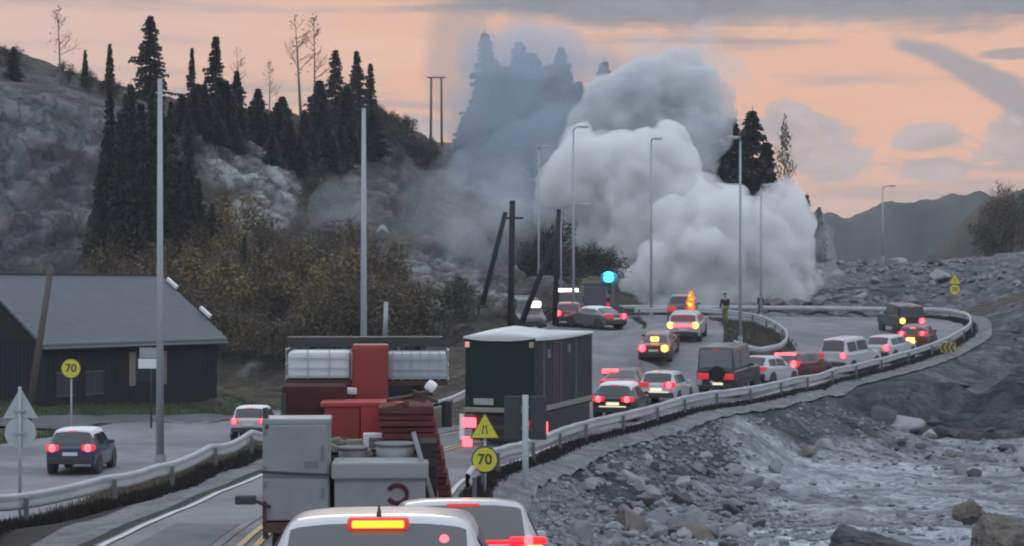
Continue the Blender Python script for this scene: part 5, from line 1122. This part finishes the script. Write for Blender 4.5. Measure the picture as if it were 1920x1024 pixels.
# ------------------------------------------------------------------ people
def skin_body(name, joints, edges, m, parent, root=0):
    me = bpy.data.meshes.new(name); me.from_pydata([j[0] for j in joints], edges, []); ob = bpy.data.objects.new(name, me); col.objects.link(ob)
    ob.modifiers.new('skin', 'SKIN'); sk = me.skin_vertices[0].data
    for i, j in enumerate(joints): sk[i].radius = j[1] if isinstance(j[1], tuple) else (j[1], j[1]); sk[i].use_root = (i == root)
    ob.modifiers.new('sub', 'SUBSURF').levels = 2; ob.modifiers['sub'].render_levels = 2
    bpy.context.view_layer.update(); n = bpy.data.meshes.new_from_object(ob.evaluated_get(bpy.context.evaluated_depsgraph_get())); bpy.data.objects.remove(ob)
    n.materials.clear(); n.materials.append(m)
    for p in n.polygons: p.use_smooth = True
    o = bpy.data.objects.new(name, n); col.objects.link(o); o.parent = parent; return o
SKIN = mat('skin', (.35, .22, .17), .6); JK = mat('black_coat', (.022, .023, .028), .85, 0, .2, 6); HV = mat('yellow_green_vest', (.17, .185, .06), .7); TRS = mat('dark_trousers', (.028, .03, .04), .85)
def person(label, x, y, z, rz, vest, hgt=1.8):
    o = empty('person', label, 'person', (x, y, z), rz); o.scale = (hgt / 1.8,) * 3
    J = [((0, 0, .95), (.13, .10)), ((0, 0, 1.2), (.14, .10)), ((0, 0, 1.42), (.15, .10)), ((0, .01, 1.53), .055), ((0, .03, 1.62), (.07, .08)), ((0, .03, 1.72), (.075, .09)),
         ((.19, 0, 1.42), .065), ((.25, .02, 1.15), .05), ((.27, .1, .92), .038), ((.28, .13, .84), (.04, .025)), ((-.19, 0, 1.42), .065), ((-.24, .06, 1.16), .05), ((-.2, .2, .98), .038), ((-.17, .26, .94), (.04, .025)),
         ((.09, 0, .88), .095), ((.11, .02, .5), .065), ((.12, -.03, .09), .045), ((.13, .11, .04), (.045, .035)), ((-.09, 0, .88), .095), ((-.10, .05, .5), .065), ((-.11, .02, .09), .045), ((-.12, .16, .04), (.045, .035))]
    Eg = [(0, 1), (1, 2), (2, 3), (3, 4), (4, 5), (2, 6), (6, 7), (7, 8), (8, 9), (2, 10), (10, 11), (11, 12), (12, 13), (0, 14), (14, 15), (15, 16), (16, 17), (0, 18), (18, 19), (19, 20), (20, 21)]
    b = skin_body('body', J, Eg, SKIN, o)
    sc = lambda r: (r[0] + .022, r[1] + .022) if isinstance(r, tuple) else r + .022
    jk = [J[0], J[1], J[2], J[6], J[7], J[8], J[10], J[11], J[12]]; skin_body('coat', [(p, sc(r)) for p, r in jk], [(0, 1), (1, 2), (2, 3), (3, 4), (4, 5), (2, 6), (6, 7), (7, 8)], JK, o)
    tr = [J[0], J[14], J[15], J[16], J[18], J[19], J[20]]; skin_body('trousers', [(p, sc(r)) for p, r in tr], [(0, 1), (1, 2), (2, 3), (0, 4), (4, 5), (5, 6)], HV if vest else TRS, o)
    for s, q in ((1, .11), (-1, .16)): MB().rbox((s * .125, q - .05, .05), (.11, .28, .11), .04).build('boot', BLK, o)
    cp = MB(); cp.tube([(0, .02, 1.70), (0, .02, 1.78), (0, .02, 1.83)], [.105, .095, .03], 14); cp.build('cap', JK, o)
    fc = MB(); fc.rbox((0, .115, 1.655), (.025, .03, .05), .01).rbox((.03, .11, 1.69), (.02, .012, .012), .004).rbox((-.03, .11, 1.69), (.02, .012, .012), .004).rbox((0, .11, 1.605), (.05, .01, .012), .004); fc.build('face', SKIN, o)
    return o
x, y = 14.0, 113.5; person('person in a black coat and dull yellow trousers by the island rail', x, y, HG(x, y) + .04, R(160), True, 1.98)
x, y = 19.3, 134.2; person('person in dark clothes standing by the far guard rail', x, y, H(x, y) + .07, R(200), False, 1.75)

# ------------------------------------------------------------------ smoke
def volume(name, dens, c, an=.25, torn=0.0, sc=.3, lo=.36, hi=.66):
    m = bpy.data.materials.new(name); m.use_nodes = True; nt = m.node_tree; nt.nodes.clear()
    v = nt.nodes.new('ShaderNodeVolumePrincipled'); v.inputs['Color'].default_value = C3(*c); v.inputs['Density'].default_value = dens; v.inputs['Anisotropy'].default_value = an
    ou = nt.nodes.new('ShaderNodeOutputMaterial'); nt.links.new(v.outputs[0], ou.inputs['Volume'])
    if torn:
        k = NG(nt); t = k.n('ShaderNodeTexCoord'); z = k.noise(t.outputs['Object'], sc, 4, .62, .6)
        nt.links.new(k.m('MULTIPLY', k.ss(z, lo, hi), dens * torn), v.inputs['Density'])
    return m
def cloud(name, blobs, m, voxel, label, kids_=2, ks=.45, seed=3, rough=.5, sq=.8):
    random.seed(seed); bm = bmesh.new(); q = list(blobs)
    for c, r in blobs:
        for k in range(kids_):
            d = Vector((rnd(-1, 1), rnd(-1, .6), rnd(-.8, 1))).normalized(); r2 = r * ks * rnd(.6, 1.25); q.append((c + d * r * rnd(.72, .95), r2))
            for w in range(2 if kids_ > 4 else 0):
                e = (d + Vector((rnd(-1, 1), rnd(-1, 1), rnd(-1, 1))) * .9).normalized(); q.append((q[-1 - w][0] + e * r2 * .85, r2 * ks * rnd(.7, 1.2)))
    for c, r in q: bmesh.ops.create_icosphere(bm, subdivisions=3, radius=r, matrix=Matrix.Translation(c) @ Matrix.Diagonal((1, sq, 1, 1)))
    me = bpy.data.meshes.new(name); bm.to_mesh(me); bm.free(); ob = bpy.data.objects.new(name, me); col.objects.link(ob)
    rm = ob.modifiers.new('remesh', 'REMESH'); rm.mode = 'VOXEL'; rm.voxel_size = voxel; rm.use_smooth_shade = True
    sm = ob.modifiers.new('smooth', 'SMOOTH'); sm.iterations = 4; sm.factor = .5
    bpy.context.view_layer.update(); n = bpy.data.meshes.new_from_object(ob.evaluated_get(bpy.context.evaluated_depsgraph_get())); bpy.data.objects.remove(ob)
    for v in n.vertices:
        p = v.co; a = noise.fractal(p / 2.6, .9, 2.0, 4); b = abs(noise.noise(p / 1.25)); b2 = abs(noise.noise(p / .62)); v.co = p + v.normal * (a * rough + (.25 - b) * rough * .9 + (.25 - b2) * rough * .4)
    n.update(); ob = bpy.data.objects.new(name, n); col.objects.link(ob)          # a second pass closes every fold of the surface
    rm = ob.modifiers.new('remesh', 'REMESH'); rm.mode = 'VOXEL'; rm.voxel_size = voxel * .85; rm.use_smooth_shade = True
    bpy.context.view_layer.update(); n = bpy.data.meshes.new_from_object(ob.evaluated_get(bpy.context.evaluated_depsgraph_get())); bpy.data.objects.remove(ob)
    n.materials.clear(); n.materials.append(m); o = bpy.data.objects.new(name, n); col.objects.link(o)
    return tag(o, label, 'smoke', None, 'stuff')
def BL(px, py, r, d): return (W(px, py, d), r / F * d)
top = [BL(1245, 195, 86, 162), (W(1170, 220, 164), 4.6), BL(1300, 190, 60, 161), BL(1120, 240, 56, 166), BL(1230, 160, 50, 163), BL(1285, 152, 46, 162), BL(1180, 250, 90, 165), BL(1270, 265, 95, 164), BL(1325, 225, 50, 160), BL(1105, 290, 60, 166), BL(1320, 290, 45, 163), BL(1290, 320, 55, 162), BL(1335, 330, 40, 162), BL(1300, 240, 60, 164), BL(1290, 245, 55, 159), BL(1325, 255, 48, 159), BL(1300, 290, 50, 158)]
mid = [BL(1085, 335, 72, 152), BL(1160, 340, 95, 153), BL(1240, 340, 85, 152), BL(1210, 285, 50, 150), BL(1140, 300, 45, 150), BL(1045, 350, 40, 152), BL(1170, 410, 75, 152), BL(1230, 440, 85, 151), BL(1290, 400, 70, 150), BL(1120, 400, 45, 153)]
lowb = [BL(1340, 415, 78, 146), BL(1300, 470, 85, 146), BL(1400, 455, 70, 146), BL(1465, 400, 55, 147), BL(1475, 460, 58, 147), BL(1440, 510, 70, 146), BL(1340, 520, 75, 145), BL(1250, 520, 65, 145), BL(1200, 545, 42, 144), BL(1490, 525, 45, 146), BL(1370, 560, 60, 144), BL(1290, 565, 55, 144), BL(1460, 560, 50, 145), BL(1225, 570, 40, 143)]
VS = volume('thick_grey_smoke', .55, (.84, .862, .88), .1, 2.1, .3, .28, .60)
VS2 = volume('thick_white_smoke', .62, (.965, .972, .976), .1, 2.1, .3, .31, .62)
cloud('smoke', top, VS, .34, 'thick grey smoke dome towering over the road', 9, .42, 5, .6)
cloud('smoke', mid, VS2, .32, 'pale smoke billows in the middle of the plume', 9, .42, 6, .55)
cloud('smoke', lowb, VS2, .30, 'white smoke boiling low over the road behind the far rail', 9, .42, 7, .5)
veil = [BL(915, 120, 60, 200), BL(975, 110, 62, 200), BL(1045, 110, 62, 200), BL(1055, 95, 45, 205), BL(1010, 100, 55, 206), BL(960, 90, 55, 206), BL(900, 90, 50, 206), BL(1130, 130, 40, 205), BL(1090, 110, 45, 205), BL(905, 200, 70, 199), BL(880, 260, 55, 198), BL(1095, 150, 55, 200), BL(1080, 220, 70, 198), BL(940, 250, 95, 196), BL(1010, 220, 95, 197), BL(1000, 330, 110, 194), BL(920, 350, 90, 192), BL(1040, 150, 70, 197), BL(930, 150, 55, 197), BL(985, 130, 60, 198), BL(1060, 280, 90, 190)]
cloud('drifting_smoke', veil, volume('thin_blue_smoke', .085, (.66, .76, .86), .2, 1.35, .12, .12, .62), .7, 'thin blue grey smoke drifting across the spruces left of the plume', 4, .5, 8, .9)
wisps = [BL(1525, 455, 42, 150), BL(1545, 530, 45, 149), BL(1520, 400, 30, 151), BL(1360, 150, 50, 163), BL(1310, 100, 45, 164), BL(1200, 105, 45, 166), BL(1040, 300, 40, 153), BL(1030, 400, 40, 153), BL(1150, 520, 45, 146), BL(1110, 470, 50, 147), BL(1080, 430, 45, 150), BL(1400, 585, 35, 142.5), BL(1500, 580, 35, 143), BL(1210, 590, 30, 142)]
cloud('smoke', wisps, volume('wispy_smoke', .11, (.88, .90, .93), .2, 2.0, .35, .36, .68), .4, 'thin torn wisps fraying off the edges of the smoke plume', 5, .55, 11, .7)
highs = [BL(880, 150, 90, 207), BL(960, 60, 90, 208), BL(1060, 70, 80, 208), BL(850, 230, 60, 207), BL(1120, 90, 60, 208), BL(840, 80, 60, 209)]
cloud('drifting_smoke', highs, volume('high_grey_smoke', .02, (.62, .60, .64), .2, 1.6, .09, .2, .65), .8, 'faint grey smoke rising into the sky above the veiled spruces', 3, .5, 10, 1.2)
veil2 = [BL(700, 420, 70, 128), BL(640, 380, 60, 130), BL(860, 400, 85, 128), BL(800, 390, 75, 127), BL(930, 430, 75, 126), BL(760, 350, 55, 130), BL(880, 470, 60, 120), BL(980, 380, 70, 130), BL(840, 330, 50, 135), BL(950, 340, 60, 135)]
cloud('drifting_smoke', veil2, volume('thin_hill_smoke', .055, (.80, .87, .93), .2, 1.8, .14), .6, 'faint smoke hanging low over the hill slope left of the poles', 3, .5, 9, .8)

# ------------------------------------------------------------------ air
hz_ = MB().box((0, 320, 95), (2600, 1900, 212)).build('haze', volume('pale_air', .00030, (.80, .87, .95), .2)); tag(hz_, kind='stuff')
